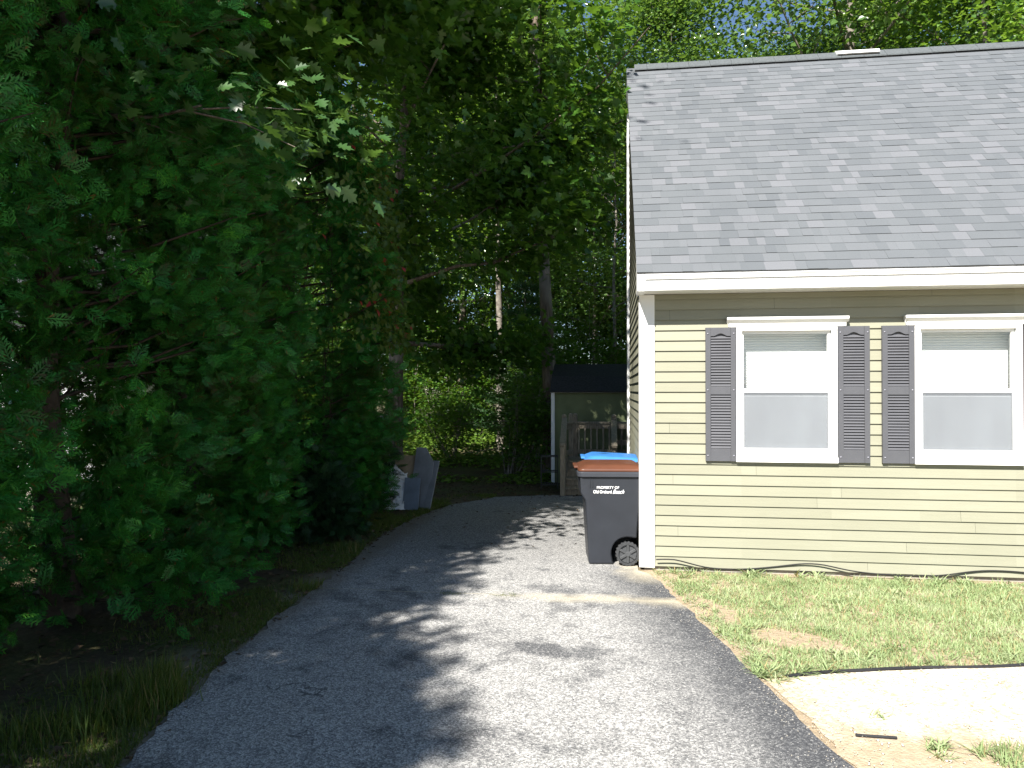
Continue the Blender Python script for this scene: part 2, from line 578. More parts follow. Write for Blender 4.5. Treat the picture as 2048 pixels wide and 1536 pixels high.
n = NT('pale_gravel')
p = n.pos()
v = n.n('ShaderNodeTexVoronoi'); v.inputs['Scale'].default_value = 60; n.l(p, v.inputs['Vector'])
sc_ = n.n('ShaderNodeSeparateColor'); n.l(v.outputs['Color'], sc_.inputs[0])
a = n.noise(p, 3.5, 4)
c = n.ramp(n.math('ADD', n.math('MULTIPLY', sc_.outputs[0], .45), n.math('MULTIPLY', a, .55)), [(.25, (.36, .30, .21)), (.45, (.55, .49, .38)), (.65, (.68, .64, .55)), (.9, (.75, .72, .66))])
sx = n.n('ShaderNodeSeparateXYZ'); n.l(p, sx.inputs[0])
X, Y = sx.outputs[0], sx.outputs[1]
b = n.noise(p, 22, 5, .7); a2 = n.noise(p, 2.3, 5, .65)
sand = n.ramp(n.math('ADD', n.math('MULTIPLY', b, .6), n.math('MULTIPLY', n.noise(p, 200, 2), .4)), [(.3, (.27, .205, .135)), (.55, (.40, .32, .22)), (.8, (.52, .44, .32))])
low = n.math('SUBTRACT', n.math('ADD', 3.98, n.math('MULTIPLY', n.math('SUBTRACT', X, 1.3), .07)), Y)
k1 = n.step(n.math('ADD', low, n.math('MULTIPLY', n.math('SUBTRACT', a2, .5), .9)), -.10, .12)
# near the asphalt the stone thins out to sand
ed = n.math('SUBTRACT', X, n.math('ADD', .44, n.math('MULTIPLY', n.math('SUBTRACT', 6.82, Y), .2117)))
k2 = n.step(n.math('ADD', ed, n.math('MULTIPLY', n.math('SUBTRACT', a2, .5), .7)), .45, .08)
k3 = n.step(a2, .60, .72)
c = n.mix(n.math('MULTIPLY', n.math('MAXIMUM', n.math('MAXIMUM', k1, n.math('MULTIPLY', k2, .7)), n.math('MULTIPLY', k3, .55)), .95), c, sand)
n.base(c); n.rough(.9, .2); n.bump(v.outputs['Distance'], .5, .008)
M['gravel'] = n.m
M['stone'] = plain('pebble', (.45, .41, .35), .85, .2, .3, 20)

# ------------------------------------------------------------------ ground
def sheet(name, pts, z, m, kind='structure'):
    bm = bmesh.new()
    bm.faces.new([bm.verts.new((x, y, z)) for x, y in pts])
    o = obj(name, bm, m)
    o['kind'] = kind
    return o


sheet('ground', [(-260, -60), (260, -60), (260, 420), (-260, 420)], -0.012, M['soil'])

drive_left = [(-1.5, -6), (-1.75, -1), (-1.98, 1.2), (-2.29, 3.1), (-2.47, 4.1), (-2.58, 5.37), (-2.62, 6.99), (-2.74, 8.0), (-2.74, 8.9), (-2.62, 10.0), (-2.42, 10.84), (-1.85, 11.7), (-1.1, 12.02), (-.55, 12.05), (.30, 12.05)]
drive_right = [(.30, 7.16), (.40, 7.0), (.47, 6.75), (.77, 5.35), (.97, 4.35), (1.13, 3.56), (1.5, 1.75), (2.0, -1), (2.8, -6)]
def rough_line(pts, amp, step=.09):
    out = []
    for (x0, y0), (x1, y1) in zip(pts, pts[1:]):
        L = math.hypot(x1 - x0, y1 - y0)
        k = max(1, int(L / step))
        for i in range(k):
            t = i / k
            out.append((x0 + (x1 - x0) * t + random.gauss(0, amp), y0 + (y1 - y0) * t + random.gauss(0, amp)))
    out.append(pts[-1])
    return out
dl = rough_line(drive_left, .018)
dr = rough_line(drive_right, .010)
bm = bmesh.new()
ring = dl + dr
top = [bm.verts.new((x, y, .006)) for x, y in ring]
bot = [bm.verts.new((x, y, -.03)) for x, y in ring]
bm.faces.new(top[::-1])
for i in range(len(ring)):
    j = (i + 1) % len(ring)
    bm.faces.new((top[i], top[j], bot[j], bot[i]))
bmesh.ops.recalc_face_normals(bm, faces=bm.faces)
o = obj('driveway', bm, M['asphalt'])
o['kind'] = 'structure'


def right_edge(y):
    return np.interp(y, [-6, -1, 1.75, 3.56, 4.35, 5.35, 6.75, 7.0, 7.16], [2.8, 2.0, 1.5, 1.13, .97, .77, .47, .40, .30])


def left_edge(y):
    return np.interp(y, [-6, -1, 1.2, 3.1, 4.1, 5.37, 6.99, 8.0, 8.9, 10.0, 10.84, 11.7], [-1.5, -1.75, -1.98, -2.29, -2.47, -2.58, -2.62, -2.74, -2.74, -2.62, -2.42, -1.85])


def edge_y(x):       # the black edging line between lawn and gravel path
    return np.interp(x, [1.05, 1.4, 1.85, 2.68, 5.0, 8.0], [4.62, 4.76, 4.87, 5.04, 5.38, 5.72])


path_pts = [(right_edge(3.2) + .05, 3.2)] + [(right_edge(y) + .05 + random.gauss(0, .01), y) for y in np.arange(3.4, 4.61, .1)] + \
           [(x, float(edge_y(x)) - .01) for x in np.arange(1.15, 8.01, .3)] + [(8.0, 4.3)] + \
           [(8.0, 3.2)]
sheet('gravel_path', path_pts, -.006, M['gravel'])

# ------------------------------------------------------------------ HOUSE
WY = 7.24           # front wall plane
WX = .331           # side wall plane
HX1 = 9.0
house = empty('house', (0, 0, 0), 0, 'sage green clapboard house with grey shingle roof and white trim', 'house')
WIN = [(1.249, 2.192), (2.892, 3.835)]          # outer casing x ranges
ZB, ZT = 1.085, 2.405                           # casing z
OP = [(a + .050, b - .050, ZB + .05, ZT - .035) for a, b in WIN]

# siding front
bm = bmesh.new()
CE = .1022
z = .035
rows = []
while z < 2.74:
    rows.append((z, min(z + CE, 2.745)))
    z += CE
def clap(bm, x0, x1, z0, z1, zr0, zr1, lip=.0155, side=False, skew=None):
    """a slanted board piece; zr0..zr1 is the full course"""
    def yo(zz):
        t = (zz - zr0) / CE
        return -(lip * (1 - t) + .002)
    if not side:
        a = [(x0, WY + yo(z0), z0), (x1, WY + yo(z0), z0), (x1, WY + yo(z1), z1), (x0, WY + yo(z1), z1)]
        b = [(x0, WY + .004, z0), (x1, WY + .004, z0)]
    else:
        ya0, ya1, yb0, yb1 = skew   # y start/end at bottom, y start/end at top
        a = [(WX + yo(z0), ya1, z0), (WX + yo(z0), ya0, z0), (WX + yo(z1), yb0, z1), (WX + yo(z1), yb1, z1)]
        b = [(WX + .004, ya1, z0), (WX + .004, ya0, z0)]
    va = [bm.verts.new(p) for p in a]
    vb = [bm.verts.new(p) for p in b]
    bm.faces.new(va)
    bm.faces.new((vb[0], vb[1], va[1], va[0]))
jn = random.Random(5)
for (z0, z1) in rows:
    cuts = [WX + .13]
    for (a, b, c0, c1) in OP:
        cuts += [a, b]
    cuts.append(HX1)
    joint = sorted([jn.uniform(.6, 3.6)] + [jn.uniform(3.8, 9)])
    for s0, s1 in zip(cuts, cuts[1:]):
        inside = [o_ for o_ in OP if abs(o_[0] - s0) < 1e-6]
        segs = []
        if inside:
            c0, c1 = inside[0][2], inside[0][3]
            if z0 < c0: segs.append((z0, min(z1, c0)))
            if z1 > c1: segs.append((max(z0, c1), z1))
        else:
            segs.append((z0, z1))
        for (q0, q1) in segs:
            pts = [s0] + [j for j in joint if s0 + .05 < j < s1 - .05] + [s1]
            for i, (u0, u1) in enumerate(zip(pts, pts[1:])):
                clap(bm, u0 + (.0018 if i else 0), u1, q0, q1, z0, z1)
obj('siding', bm, M['siding'], house)

RY0, RZ0, RY1, RZ1 = 6.90, 2.912, 10.62, 6.55    # roof eave and ridge (top surface)
SL = (RZ1 - RZ0) / (RY1 - RY0)
REAR = 10.90
bm = bmesh.new()
z = .035
while z < 6.4:
    z1 = z + CE
    def ys(zz):
        return max(WY, RY0 + (zz + .10 - RZ0) / SL)
    if ys(z1) < REAR - .02:
        clap(bm, 0, 0, z, z1, z, z1, side=True, skew=(ys(z), REAR, ys(z1), REAR))
    z = z1
obj('siding', bm, M['siding'], house)
# structural shell behind the siding (keeps the light out)
bm = bmesh.new()
box(bm, WX + .012, HX1, REAR - .05, REAR, .0, 6.25)
box(bm, HX1 - .05, HX1, WY + .05, REAR - .05, 0, 2.8)
prism(bm, [(WY + .012, 0), (WY + .012, 2.75), (REAR - .06, 6.2), (REAR - .06, 0)], WX + .012, WX + .03, 'x')
obj('inner_wall', bm, M['darkvoid'], house)
# foundation
boxo('foundation', (WX + .03, HX1, WY + .02, REAR, -.1, .036), M['concrete'], house)
# corner boards
bm = bmesh.new()
box(bm, WX - .022, WX + .130, WY - .026, WY + .005, .02, 2.742)
box(bm, WX - .0225, WX + .004, WY + .006, WY + .09, .02, 2.742)
obj('corner_board', bm, M['white'], house, .003)
boxo('corner_board', (WX - .045, WX + .002, REAR - .10, REAR + .03, .02, 5.95), M['white'], house, .003)
# soffit, fascia
boxo('soffit', (WX - .04, HX1, RY0 + .062, WY - .002, 2.748, 2.762), M['white'], house)
bm = bmesh.new()
box(bm, WX + .025, HX1 + .1, RY0 + .022, RY0 + .060, 2.744, 2.850)
box(bm, WX + .025, HX1 + .1, RY0 + .006, RY0 + .021, 2.850, 2.884)
box(bm, WX + .025, HX1 + .1, RY0 - .002, RY0 + .040, 2.8845, 2.899)
obj('fascia', bm, M['white'], house, .003)
bm = bmesh.new()
prism(bm, [(RY0 + .008, 2.738), (RY0 + .008, 2.895), (WY + .02, 3.10), (WY + .02, 2.738)], WX - .048, WX + .0245, 'x')
obj('eave_return', bm, M['white'], house, .003)
# rake board
bm = bmesh.new()
nn = Vector((0, -SL, 1)).normalized()
def rk(y, off):
    zz = RZ0 + (y - RY0) * SL
    return (y + nn.y * off, zz + nn.z * off)
prism(bm, [rk(RY0 + .16, -.030), rk(RY1 - .02, -.030), rk(RY1 + .10, -.19), rk(RY0 + .30, -.19)], WX - .030, WX - .004, 'x')
obj('rake_board', bm, M['white'], house, .002)
bm = bmesh.new()
prism(bm, [(RY1 - .1, RZ1 - .10), (RY1, RZ1 - .03), (REAR + .13, 6.20), (REAR + .04, 6.08)], WX - .030, WX - .004, 'x')
obj('rake_board', bm, M['white'], house, .002)

# roof
roof = empty('roof', (0, 0, 0)); roof.parent = house
bm = bmesh.new()
prism(bm, [(RY0 + .01, RZ0 - .012), (RY1, RZ1 - .012), (REAR + .17, 6.25), (REAR + .14, 6.21), (RY1, RZ1 - .05), (RY0 + .03, RZ0 - .035)], WX - .050, HX1 + .12, 'x')
obj('roof_deck', bm, M['white'], roof)
bm = bmesh.new()
slope = math.hypot(RY1 - RY0, RZ1 - RZ0)
uy, uz = (RY1 - RY0) / slope, (RZ1 - RZ0) / slope
ex = .1405
nc = int(slope / ex)
tr = random.Random(11)
for k in range(nc + 1):
    s0 = k * ex
    s1 = min(slope - .01, s0 + ex + .03)
    x = WX - .055 + (0)
    while x < HX1 + .12:
        wdt = tr.choice((.08, .10, .13, .15, .18, .22, .28))
        x1 = min(x + wdt, HX1 + .12)
        th = tr.uniform(.0045, .006) if tr.random() < .8 else .0085
        sag = tr.uniform(-.0015, .0015)
        lo = -.005
        # lower edge thick, upper edge thin (tucked under the next course)
        A = [(x, s0 + sag, th), (x1 - .0006, s0 + sag, th), (x1 - .0006, s1, .0005), (x, s1, .0005), (x, s0 + sag, lo), (x1 - .0006, s0 + sag, lo)]
        vs = [bm.verts.new((px, RY0 + s * uy - h * uz, RZ0 + s * uz + h * uy)) for px, s, h in A]
        bm.faces.new((vs[0], vs[1], vs[2], vs[3]))
        bm.faces.new((vs[4], vs[5], vs[1], vs[0]))
        bm.faces.new((vs[4], vs[0], vs[3]))
        bm.faces.new((vs[1], vs[5], vs[2]))
        x = x1
obj('shingles', bm, M['shingle'], roof)
bm = bmesh.new()
x = WX - .06
rr = random.Random(2)
while x < HX1:
    x1 = x + .30
    dz = rr.uniform(0, .004)
    prism(bm, [(RY1 - .125, RZ1 - .085 + dz), (RY1 - .125, RZ1 - .068 + dz), (RY1, RZ1 + .055 + dz), (RY1 + .125, RZ1 - .068 + dz), (RY1 + .125, RZ1 - .085 + dz), (RY1, RZ1 + .025 + dz)], x + (.12 if x < .4 else 0), x1 - .004, 'x')
    x = x1
obj('ridge_cap', bm, M['ridge'], roof)
# white vent showing over the ridge
bm = bmesh.new()
prism(bm, [(RY1 - .128, RZ1 - .02), (RY1 - .10, RZ1 + .03), (RY1 + .02, RZ1 + .085), (RY1 + .1, RZ1 + .05), (RY1 + .1, RZ1 - .02)], 3.22, 3.78, 'x')
obj('roof_vent', bm, M['white'], roof, .004)

# windows --------------------------------------------------------------
n = NT('window_glass')
n.t.nodes.remove(n.b)
tr_ = n.n('ShaderNodeBsdfTransparent'); tr_.inputs[0].default_value = (.93, .95, .95, 1)
gl = n.n('ShaderNodeBsdfGlossy'); gl.inputs['Roughness'].default_value = .02
fr = n.n('ShaderNodeLayerWeight'); fr.inputs[0].default_value = .5
mx = n.n('ShaderNodeMixShader')
n.l(n.math('ADD', n.math('MULTIPLY', n.math('POWER', fr.outputs['Facing'], 5), .9), .11), mx.inputs[0]); n.l(tr_.outputs[0], mx.inputs[1]); n.l(gl.outputs[0], mx.inputs[2]); n.l(mx.outputs[0], n.out.inputs[0])
M['glass'] = n.m
n = NT('insect_screen')
n.base((.16, .17, .19)); n.rough(.6, .3)
tr_ = n.n('ShaderNodeBsdfTransparent')
mx = n.n('ShaderNodeMixShader'); mx.inputs[0].default_value = .57
n.l(tr_.outputs[0], mx.inputs[1]); n.l(n.b.outputs[0], mx.inputs[2]); n.l(mx.outputs[0], n.out.inputs[0])
M['screen'] = n.m
M['blind'] = plain('pleated_blind', (.74, .74, .73), .8, .2, .03, 2)
M['blind_lower'] = plain('grey_blind', (.58, .61, .65), .8, .2, .14, 2.6, stretch=(1, 1, .3))


def window(x0, x1):
    wn = empty('window', (x0, WY, ZB)); wn.parent = house
    W, H = x1 - x0, ZT - ZB
    bm = bmesh.new()
    # casing
    box(bm, 0, .052, -.045, .03, .054, H - .038)
    box(bm, W - .052, W, -.045, .03, .054, H - .038)
    box(bm, 0, W, -.0455, .03, H - .0375, H)
    box(bm, -.004, W + .004, -.052, .03, 0, .0535)
    obj('window_frame', bm, M['white'], wn, .003)
    # sashes
    zm = 1.785 - ZB
    for (a, b, y, br, trl) in ((zm - .02, H - .038, -.010, .04, .028), (.054, zm + .02, -.028, .085, .04)):
        bm = bmesh.new()
        box(bm, .053, .053 + .020, y, y + .028, a, b)
        box(bm, W - .053 - .030, W - .053, y, y + .028, a, b)
        box(bm, .0735, W - .0835, y + .001, y + .027, a, a + br)
        box(bm, .0735, W - .0835, y + .001, y + .027, b - trl, b)
        obj('sash', bm, M['white'], wn, .002)
        bm = bmesh.new()
        yy = y + .014
        bm.faces.new([bm.verts.new(p) for p in ((.073, yy, a + br), (W - .083, yy, a + br), (W - .083, yy, b - trl), (.073, yy, b - trl))])
        obj('pane', bm, M['glass'], wn)
    # lock on the meeting rail
    boxo('sash_lock', (W / 2 - .025, W / 2 + .025, -.034, -.020, zm + .020, zm + .030), M['blind_lower'], wn)
    # outside half screen
    bm = bmesh.new()
    bm.faces.new([bm.verts.new(p) for p in ((.073, -.033, .139), (W - .083, -.033, .139), (W - .083, -.033, zm - .02), (.073, -.033, zm - .02))])
    obj('insect_screen', bm, M['screen'], wn)
    # pleated shade just inside the glass
    bm = bmesh.new()
    zz = zm - .03; i = 0
    prev = None
    while zz < H + .04:
        yv = .150 if i % 2 else .155
        cur = (bm.verts.new((.02, yv, zz)), bm.verts.new((W - .02, yv, zz)))
        if prev: bm.faces.new((prev[0], prev[1], cur[1], cur[0]))
        prev = cur; zz += .0125; i += 1
    obj('blind', bm, M['blind'], wn)
    bm = bmesh.new()
    bm.faces.new([bm.verts.new(p) for p in ((.06, .004, .06), (W - .06, .004, .06), (W - .06, .004, zm - .021), (.06, .004, zm - .021))])
    obj('blind', bm, M['blind_lower'], wn)
    # jamb lining in the wall thickness
    boxo('window_jamb', (.005, .02, .031, .21, -.04, H + .04), M['white'], wn)
    boxo('window_jamb', (W - .02, W - .005, .031, .21, -.04, H + .04), M['white'], wn)
    # crown head
    bm = bmesh.new()
    y = 0
    prof = [(-.004, 0), (-.050, 0), (-.050, .036), (-.060, .046), (-.085, .070), (-.088, .094), (-.004, .097)]
    prism(bm, prof, -.092, W + .098, 'x')
    for v in bm.verts:
        if abs(v.co.z) < .041:      # moulding returns narrower below
            v.co.x += .018 if v.co.x < 0 else -.018
        v.co.z += H + .001
    obj('head_trim', bm, M['white'], wn, .003)


for a, b in WIN:
    window(a, b)


def shutter(x0, w=.288):
    z0, z1 = 1.09, 2.405
    s = empty('shutter', (x0, WY, z0)); s.parent = house
    H = z1 - z0
    bm = bmesh.new()
    yb, yf = -.016, -.048
    st = .048
    box(bm, 0, w, -.0165, -.022, 0, H)                       # backing
    box(bm, 0, st, -.0225, yf, 0, H)
    box(bm, w - st, w, -.0225, yf, 0, H)
    box(bm, st + .0005, w - st - .0005, -.0225, yf + .004, 0, .125)
    zm0, zm1 = .655, .735
    box(bm, st + .0005, w - st - .0005, -.0225, yf + .004, zm0, zm1)
    # arched top rail
    pts = [(st + .0005, H), (st + .0005, H - .085)]
    for i in range(11):
        t = i / 10
        xx = st + .03 + (w - 2 * st - .06) * t
        pts.append((xx, H - .085 + .026 * math.sin(math.pi * t) ** 1.5))
    pts += [(w - st - .0005, H - .085), (w - st - .0005, H)]
    prism(bm, pts, yf + .004, -.0225, 'y')
    # louvres
    def louv(a, b):
        k = int((b - a) / .0273)
        d = (b - a) / k
        for i in range(k):
            q = a + i * d
            vs = [bm.verts.new(p) for p in ((st, yf + .006, q + .004), (w - st, yf + .006, q + .004), (w - st, -.026, q + d), (st, -.026, q + d), (st, -.024, q + .004), (w - st, -.024, q + .004))]
            bm.faces.new((vs[0], vs[1], vs[2], vs[3]))
            bm.faces.new((vs[4], vs[5], vs[1], vs[0]))
    louv(.125, zm0); louv(zm1, H - .085)
    obj('shutter_panel', bm, M['shutter'], s, .0015)
    for zz in (.055, .70, H - .06):
        for xx in (.020, w - .020):
            bm = bmesh.new()
            bmesh.ops.create_uvsphere(bm, u_segments=10, v_segments=6, radius=.0075, matrix=Matrix.Translation((xx, yf - .001, zz)))
            obj('screw', bm, M['screw'], s, smooth=True)


for x0 in (.955, 2.197, 2.598, 3.848):
    shutter(x0)

# ------------------------------------------------------------------ wheelie bins
M['bin'] = plain('bin_plastic', (.023, .026, .033), .42, .45, .12, 5, .08, 150)
M['rim'] = plain('bin_rim', (.040, .044, .054), .38, .5, .1, 5)
M['lid_brown'] = plain('brown_lid', (.10, .038, .021), .4, .45, .12, 5)
M['lid_blue'] = plain('blue_lid', (.045, .19, .50), .35, .5, .08, 5)
M['tyre'] = plain('tyre', (.04, .042, .045), .7, .3, .2, 20)
M['wheelhub'] = plain('wheel_plastic', (.055, .058, .062), .5, .4, .2, 20)
M['letter'] = plain('white_lettering', (.82, .82, .82), .5, .3, .02)


def rrect(x0, x1, y0, y1, r, k=4):
    out = []
    for cx, cy, a0 in ((x1 - r, y0 + r, -90), (x1 - r, y1 - r, 0), (x0 + r, y1 - r, 90), (x0 + r, y0 + r, 180)):
        for i in range(k + 1):
            a = R(a0 + 90 * i / k)
            out.append((cx + r * math.cos(a), cy + r * math.sin(a)))
    return out


def loft(bm, rings, cap0=True, cap1=True):
    vs = [[bm.verts.new((x, y, z)) for x, y in ring] for ring, z in rings]
    n_ = len(vs[0])
    for a, b in zip(vs, vs[1:]):
        for i in range(n_):
            bm.faces.new((a[i], a[(i + 1) % n_], b[(i + 1) % n_], b[i]))
    if cap0: bm.faces.new(vs[0][::-1])
    if cap1: bm.faces.new(vs[-1])
    return vs


def text_part(name, body, size, x, z, y, parent, m, shear=0, ext=.0006, bold=0, xs=1):
    cu = bpy.data.curves.new('t', 'FONT')
    cu.body = body; cu.size = size; cu.shear = shear; cu.extrude = ext; cu.offset = bold
    cu.align_x = 'CENTER'
    t = bpy.data.objects.new('t', cu)
    COL.objects.link(t)
    dg = bpy.context.evaluated_depsgraph_get()
    me = bpy.data.meshes.new_from_object(t.evaluated_get(dg))
    bpy.data.objects.remove(t)
    for v in me.vertices:
        v.co.x *= xs
    o_ = link(name, me, m, parent)
    o_.rotation_euler = (R(90), 0, 0)
    o_.location = (x, y, z)
    return o_


def bin_(loc, rz, label, lid_mat, text=False, lid_tilt=0.0, lift=0.0):
    b = empty('wheelie_bin', loc, rz, label, 'wheelie bin', 'wheelie bins beside the house')
    WC = (.165, .122)         # wheel centre x,z
    # body: side profile with wheel arch, halves widened towards the top
    prof = [(-.225, 0.0), (.035, 0.0)]
    for i in range(9):
        a = R(200 - 15 * i)
        prof.append((WC[0] + .158 * math.cos(a), WC[1] + .158 * math.sin(a)))
    prof[2] = (.020, .03)
    prof += [(.262, .265), (.290, .62), (.318, .905), (-.318, .905), (-.305, .72), (-.262, .66)]
    def hw(z): return .235 + .065 * z / .9
    bm = bmesh.new()
    A = [bm.verts.new((x, -hw(z), z)) for x, z in prof]
    B = [bm.verts.new((x, hw(z), z)) for x, z in prof]
    # side faces as strips fanned between left and right boundary: use ngon then triangulate
    fa = bm.faces.new(A); fb = bm.faces.new(B[::-1])
    N_ = len(prof)
    for i in range(N_):
        bm.faces.new((A[i], B[i], B[(i + 1) % N_], A[(i + 1) % N_]))
    bmesh.ops.recalc_face_normals(bm, faces=bm.faces)
    bmesh.ops.triangulate(bm, faces=[fa, fb])
    body = obj('bin_body', bm, M['bin'], b, .022, True, 3)
    ws = body.modifiers.new('wn', 'WEIGHTED_NORMAL')
    # rim
    bm = bmesh.new()
    loft(bm, [(rrect(-.322, .322, -.305, .305, .05), .898), (rrect(-.345, .345, -.325, .325, .06), .905), (rrect(-.347, .347, -.327, .327, .06), .948), (rrect(-.335, .335, -.315, .315, .05), .955)])
    obj('rim', bm, M['rim'], b, .003, False)
    for xx in (-.22, -.195):
        boxo('rib', (xx, xx + .006, -hw(.86) - .006, -hw(.86) + .004, .80, .895), M['bin'], b)
    # lid
    bm = bmesh.new()
    loft(bm, [(rrect(-.338, .345, -.322, .322, .06), .957), (rrect(-.335, .342, -.320, .320, .06), .982), (rrect(-.28, .30, -.27, .27, .07), 1.012), (rrect(-.25, .27, -.24, .24, .07), 1.028)])
    # front grab lip
    box(bm, -.372, -.325, -.17, .17, .975, 1.0)
    lid = obj('lid', bm, lid_mat, b, .006, True, 2)
    lid.modifiers.new('wn', 'WEIGHTED_NORMAL')
    # lid pivots on the hinge at +x
    piv = Matrix.Translation((.33, 0, .965)) @ Matrix.Rotation(lid_tilt, 4, 'Y') @ Matrix.Translation((-.33, 0, -.965 + lift))
    for v in lid.data.vertices:
        v.co = piv @ v.co
    # handle / hinge bar
    bm = bmesh.new()
    cyl(bm, (.372, 0, .985), (0, 1, 0), .014, .50, 12)
    for yy in (-.24, -.12, 0, .12, .24):
        box(bm, .325, .385, yy - .018, yy + .018, .955, 1.0)
    obj('handle', bm, M['bin'], b, .003)
    # axle and wheels
    bm = bmesh.new(); cyl(bm, (WC[0], 0, WC[1]), (0, 1, 0), .012, .60, 12)
    obj('axle', bm, M['metal_dark'], b)
    for s in (-1, 1):
        wy = s * .275
        wh = empty('wheel', (WC[0], wy, WC[1])); wh.parent = b
        bm = bmesh.new()
        K = 80
        yh = .028
        ringo = []
        for i in range(K):
            a = 2 * math.pi * i / K
            ro = .124 if (i // 2) % 2 else .117
            ringo.append((ro * math.cos(a), ro * math.sin(a)))
        def rr_(r): return [(r * math.cos(2 * math.pi * i / K), r * math.sin(2 * math.pi * i / K)) for i in range(K)]
        def mk(pts, y): return [bm.verts.new((x, y, z)) for x, z in pts]
        rings = [mk(rr_(.094), -yh), mk([(x * .96, z * .96) for x, z in ringo], -yh), mk(ringo, -yh * .6), mk(ringo, yh * .6), mk([(x * .96, z * .96) for x, z in ringo], yh), mk(rr_(.094), yh)]
        for a_, b_ in zip(rings, rings[1:] + rings[:1]):
            for i in range(K):
                bm.faces.new((a_[i], a_[(i + 1) % K], b_[(i + 1) % K], b_[i]))
        bmesh.ops.recalc_face_normals(bm, faces=bm.faces)
        obj('tyre', bm, M['tyre'], wh)
        bm = bmesh.new()
        cyl(bm, (0, 0, 0), (0, 1, 0), .026, .056, 20)
        cyl(bm, (0, 0, 0), (0, 1, 0), .092, .016, 40)
        for i in range(6):
            a = R(60 * i + 30)
            Mx = Matrix.Rotation(a, 4, 'Y')
            box(bm, .02, .09, -.024, .024, -.013, .013, M=Mx)
        obj('hub', bm, M['wheelhub'], wh, .003)
    if text:
        zt = .765
        dy = -hw(.80) - .0035
        t1 = text_part('lettering', 'PROPERTY OF', .036, -.035, .782, -hw(.782) - .002, b, M['letter'], bold=.0006)
        t2 = text_part('lettering', 'Old Orchard', .045, -.090, .735, -hw(.735) - .002, b, M['letter'], bold=.001, xs=.78)
        t3 = text_part('lettering', 'Beach', .060, .068, .732, -hw(.732) - .002, b, M['letter'], shear=.45, bold=.0006, xs=.80)
        for t in (t1, t2, t3):
            t.rotation_euler = (R(90) + math.atan(.065 / .9), 0, 0)
    return b


bin_((.005, 7.575, .006), R(5.5), 'charcoal wheelie bin with a brown lid and white lettering, nearest the house corner', M['lid_brown'], True, 0, 0)
bin_((.055, 8.26, .006), R(4), 'charcoal wheelie bin with a bright blue lid, standing behind the brown-lidded one', M['lid_blue'], False, R(2.6), .0)

# ------------------------------------------------------------------ deck with steps
deck = empty('deck_stairs', (-.76, 11.96, 0), 0, 'weathered wooden landing with steps and railings behind the house', 'wooden deck')
def D_(x, y, z): return (x + .76, y - 11.96, z)
def dbox(name, x0, x1, y0, y1, z0, z1, bev=.004):
    return boxo(name, (x0 + .76, x1 + .76, y0 - 11.96, y1 - 11.96, z0, z1), M['deck'], deck, bev)
PLZ = .52
for i in range(4):
    z = .13 * (i + 1); y = 12.12 + .24 * i
    bm = bmesh.new()
    box(bm, .04, .82, y - 11.96 - .02, y - 11.96 + .26, z - .035, z)
    obj('step', bm, M['deck'], deck, .004)
    dbox('riser', -.72, .06, y + .005, y + .025, z - .128, z - .036, 0)
for x in (-.76, .065):
    bm = bmesh.new()
    prism(bm, [(12.08 - 11.96, 0), (12.35 - 11.96, 0), (13.02 - 11.96, .30), (13.02 - 11.96, .50), (12.10 - 11.96, .05)], x + .76, x + .80, 'x')
    obj('stringer', bm, M['deck'], deck)
bm = bmesh.new()
for i in range(8):
    y = 13.04 - 11.96 + i * .075
    box(bm, 0.0, 1.5, y, y + .07, PLZ - .035, PLZ)
obj('landing', bm, M['deck'], deck, .003)
dbox('rim_joist', -.76, .74, 13.03, 13.06, PLZ - .19, PLZ - .037, .002)
def post(x, y, z0, z1, w=.085):
    bm = bmesh.new()
    box(bm, x + .76 - w / 2, x + .76 + w / 2, y - 11.96 - w / 2, y - 11.96 + w / 2, z0, z1 - .06)
    # turned cap: neck grooves and a rounded top
    a, b_ = x + .76, y - 11.96
    box(bm, a - w * .40, a + w * .40, b_ - w * .40, b_ + w * .40, z1 - .06, z1 - .045)
    box(bm, a - w * .5, a + w * .5, b_ - w * .5, b_ + w * .5, z1 - .045, z1 - .02)
    bmesh.ops.create_uvsphere(bm, u_segments=12, v_segments=8, radius=w * .48, matrix=Matrix.Translation((a, b_, z1 - .015)) @ Matrix.Scale(.6, 4, (0, 0, 1)))
    return obj('post', bm, M['deck'], deck, .004)
post(-.76, 12.02, 0, .90)
post(-.80, 13.08, 0, 1.34)
post(-.70, 13.55, 0, 1.34)
post(-.62, 13.62, 0, 1.34)
post(.105, 13.0, 0, 1.34)
post(.105, 12.10, 0, .88)
post(.70, 13.6, 0, 1.30)
for x in (-.76, .105):
    bm = bmesh.new()
    beam(bm, D_(x, 11.97, .84), D_(x - (.03 if x < 0 else 0), 13.08, 1.27), .10, .04)
    beam(bm, D_(x, 12.02, .72), D_(x - (.03 if x < 0 else 0), 13.08, 1.15), .04, .09)
    beam(bm, D_(x, 12.06, .20), D_(x, 13.08, .64), .04, .09)
    obj('handrail', bm, M['deck'], deck, .004)
    for i in range(6):
        y = 12.18 + .145 * i
        t = (y - 12.02) / 1.06
        dbox('baluster', x - .016, x + .016, y - .016, y + .016, .22 + .44 * t, .74 + .43 * t, .002)
bm = bmesh.new()
beam(bm, D_(-.66, 13.60, 1.17), D_(.74, 13.60, 1.17), .10, .035)
beam(bm, D_(-.66, 13.60, 1.10), D_(.74, 13.60, 1.10), .04, .09)
beam(bm, D_(-.66, 13.60, .62), D_(.74, 13.60, .62), .04, .08)
obj('back_rail', bm, M['deck'], deck, .003)
for i in range(11):
    x = -.55 + .115 * i
    dbox('baluster', x - .017, x + .017, 13.555, 13.578, .60, 1.10, .002)
bm = bmesh.new()
beam(bm, D_(.14, 13.0, 1.13), D_(.74, 13.0, 1.13), .04, .09)
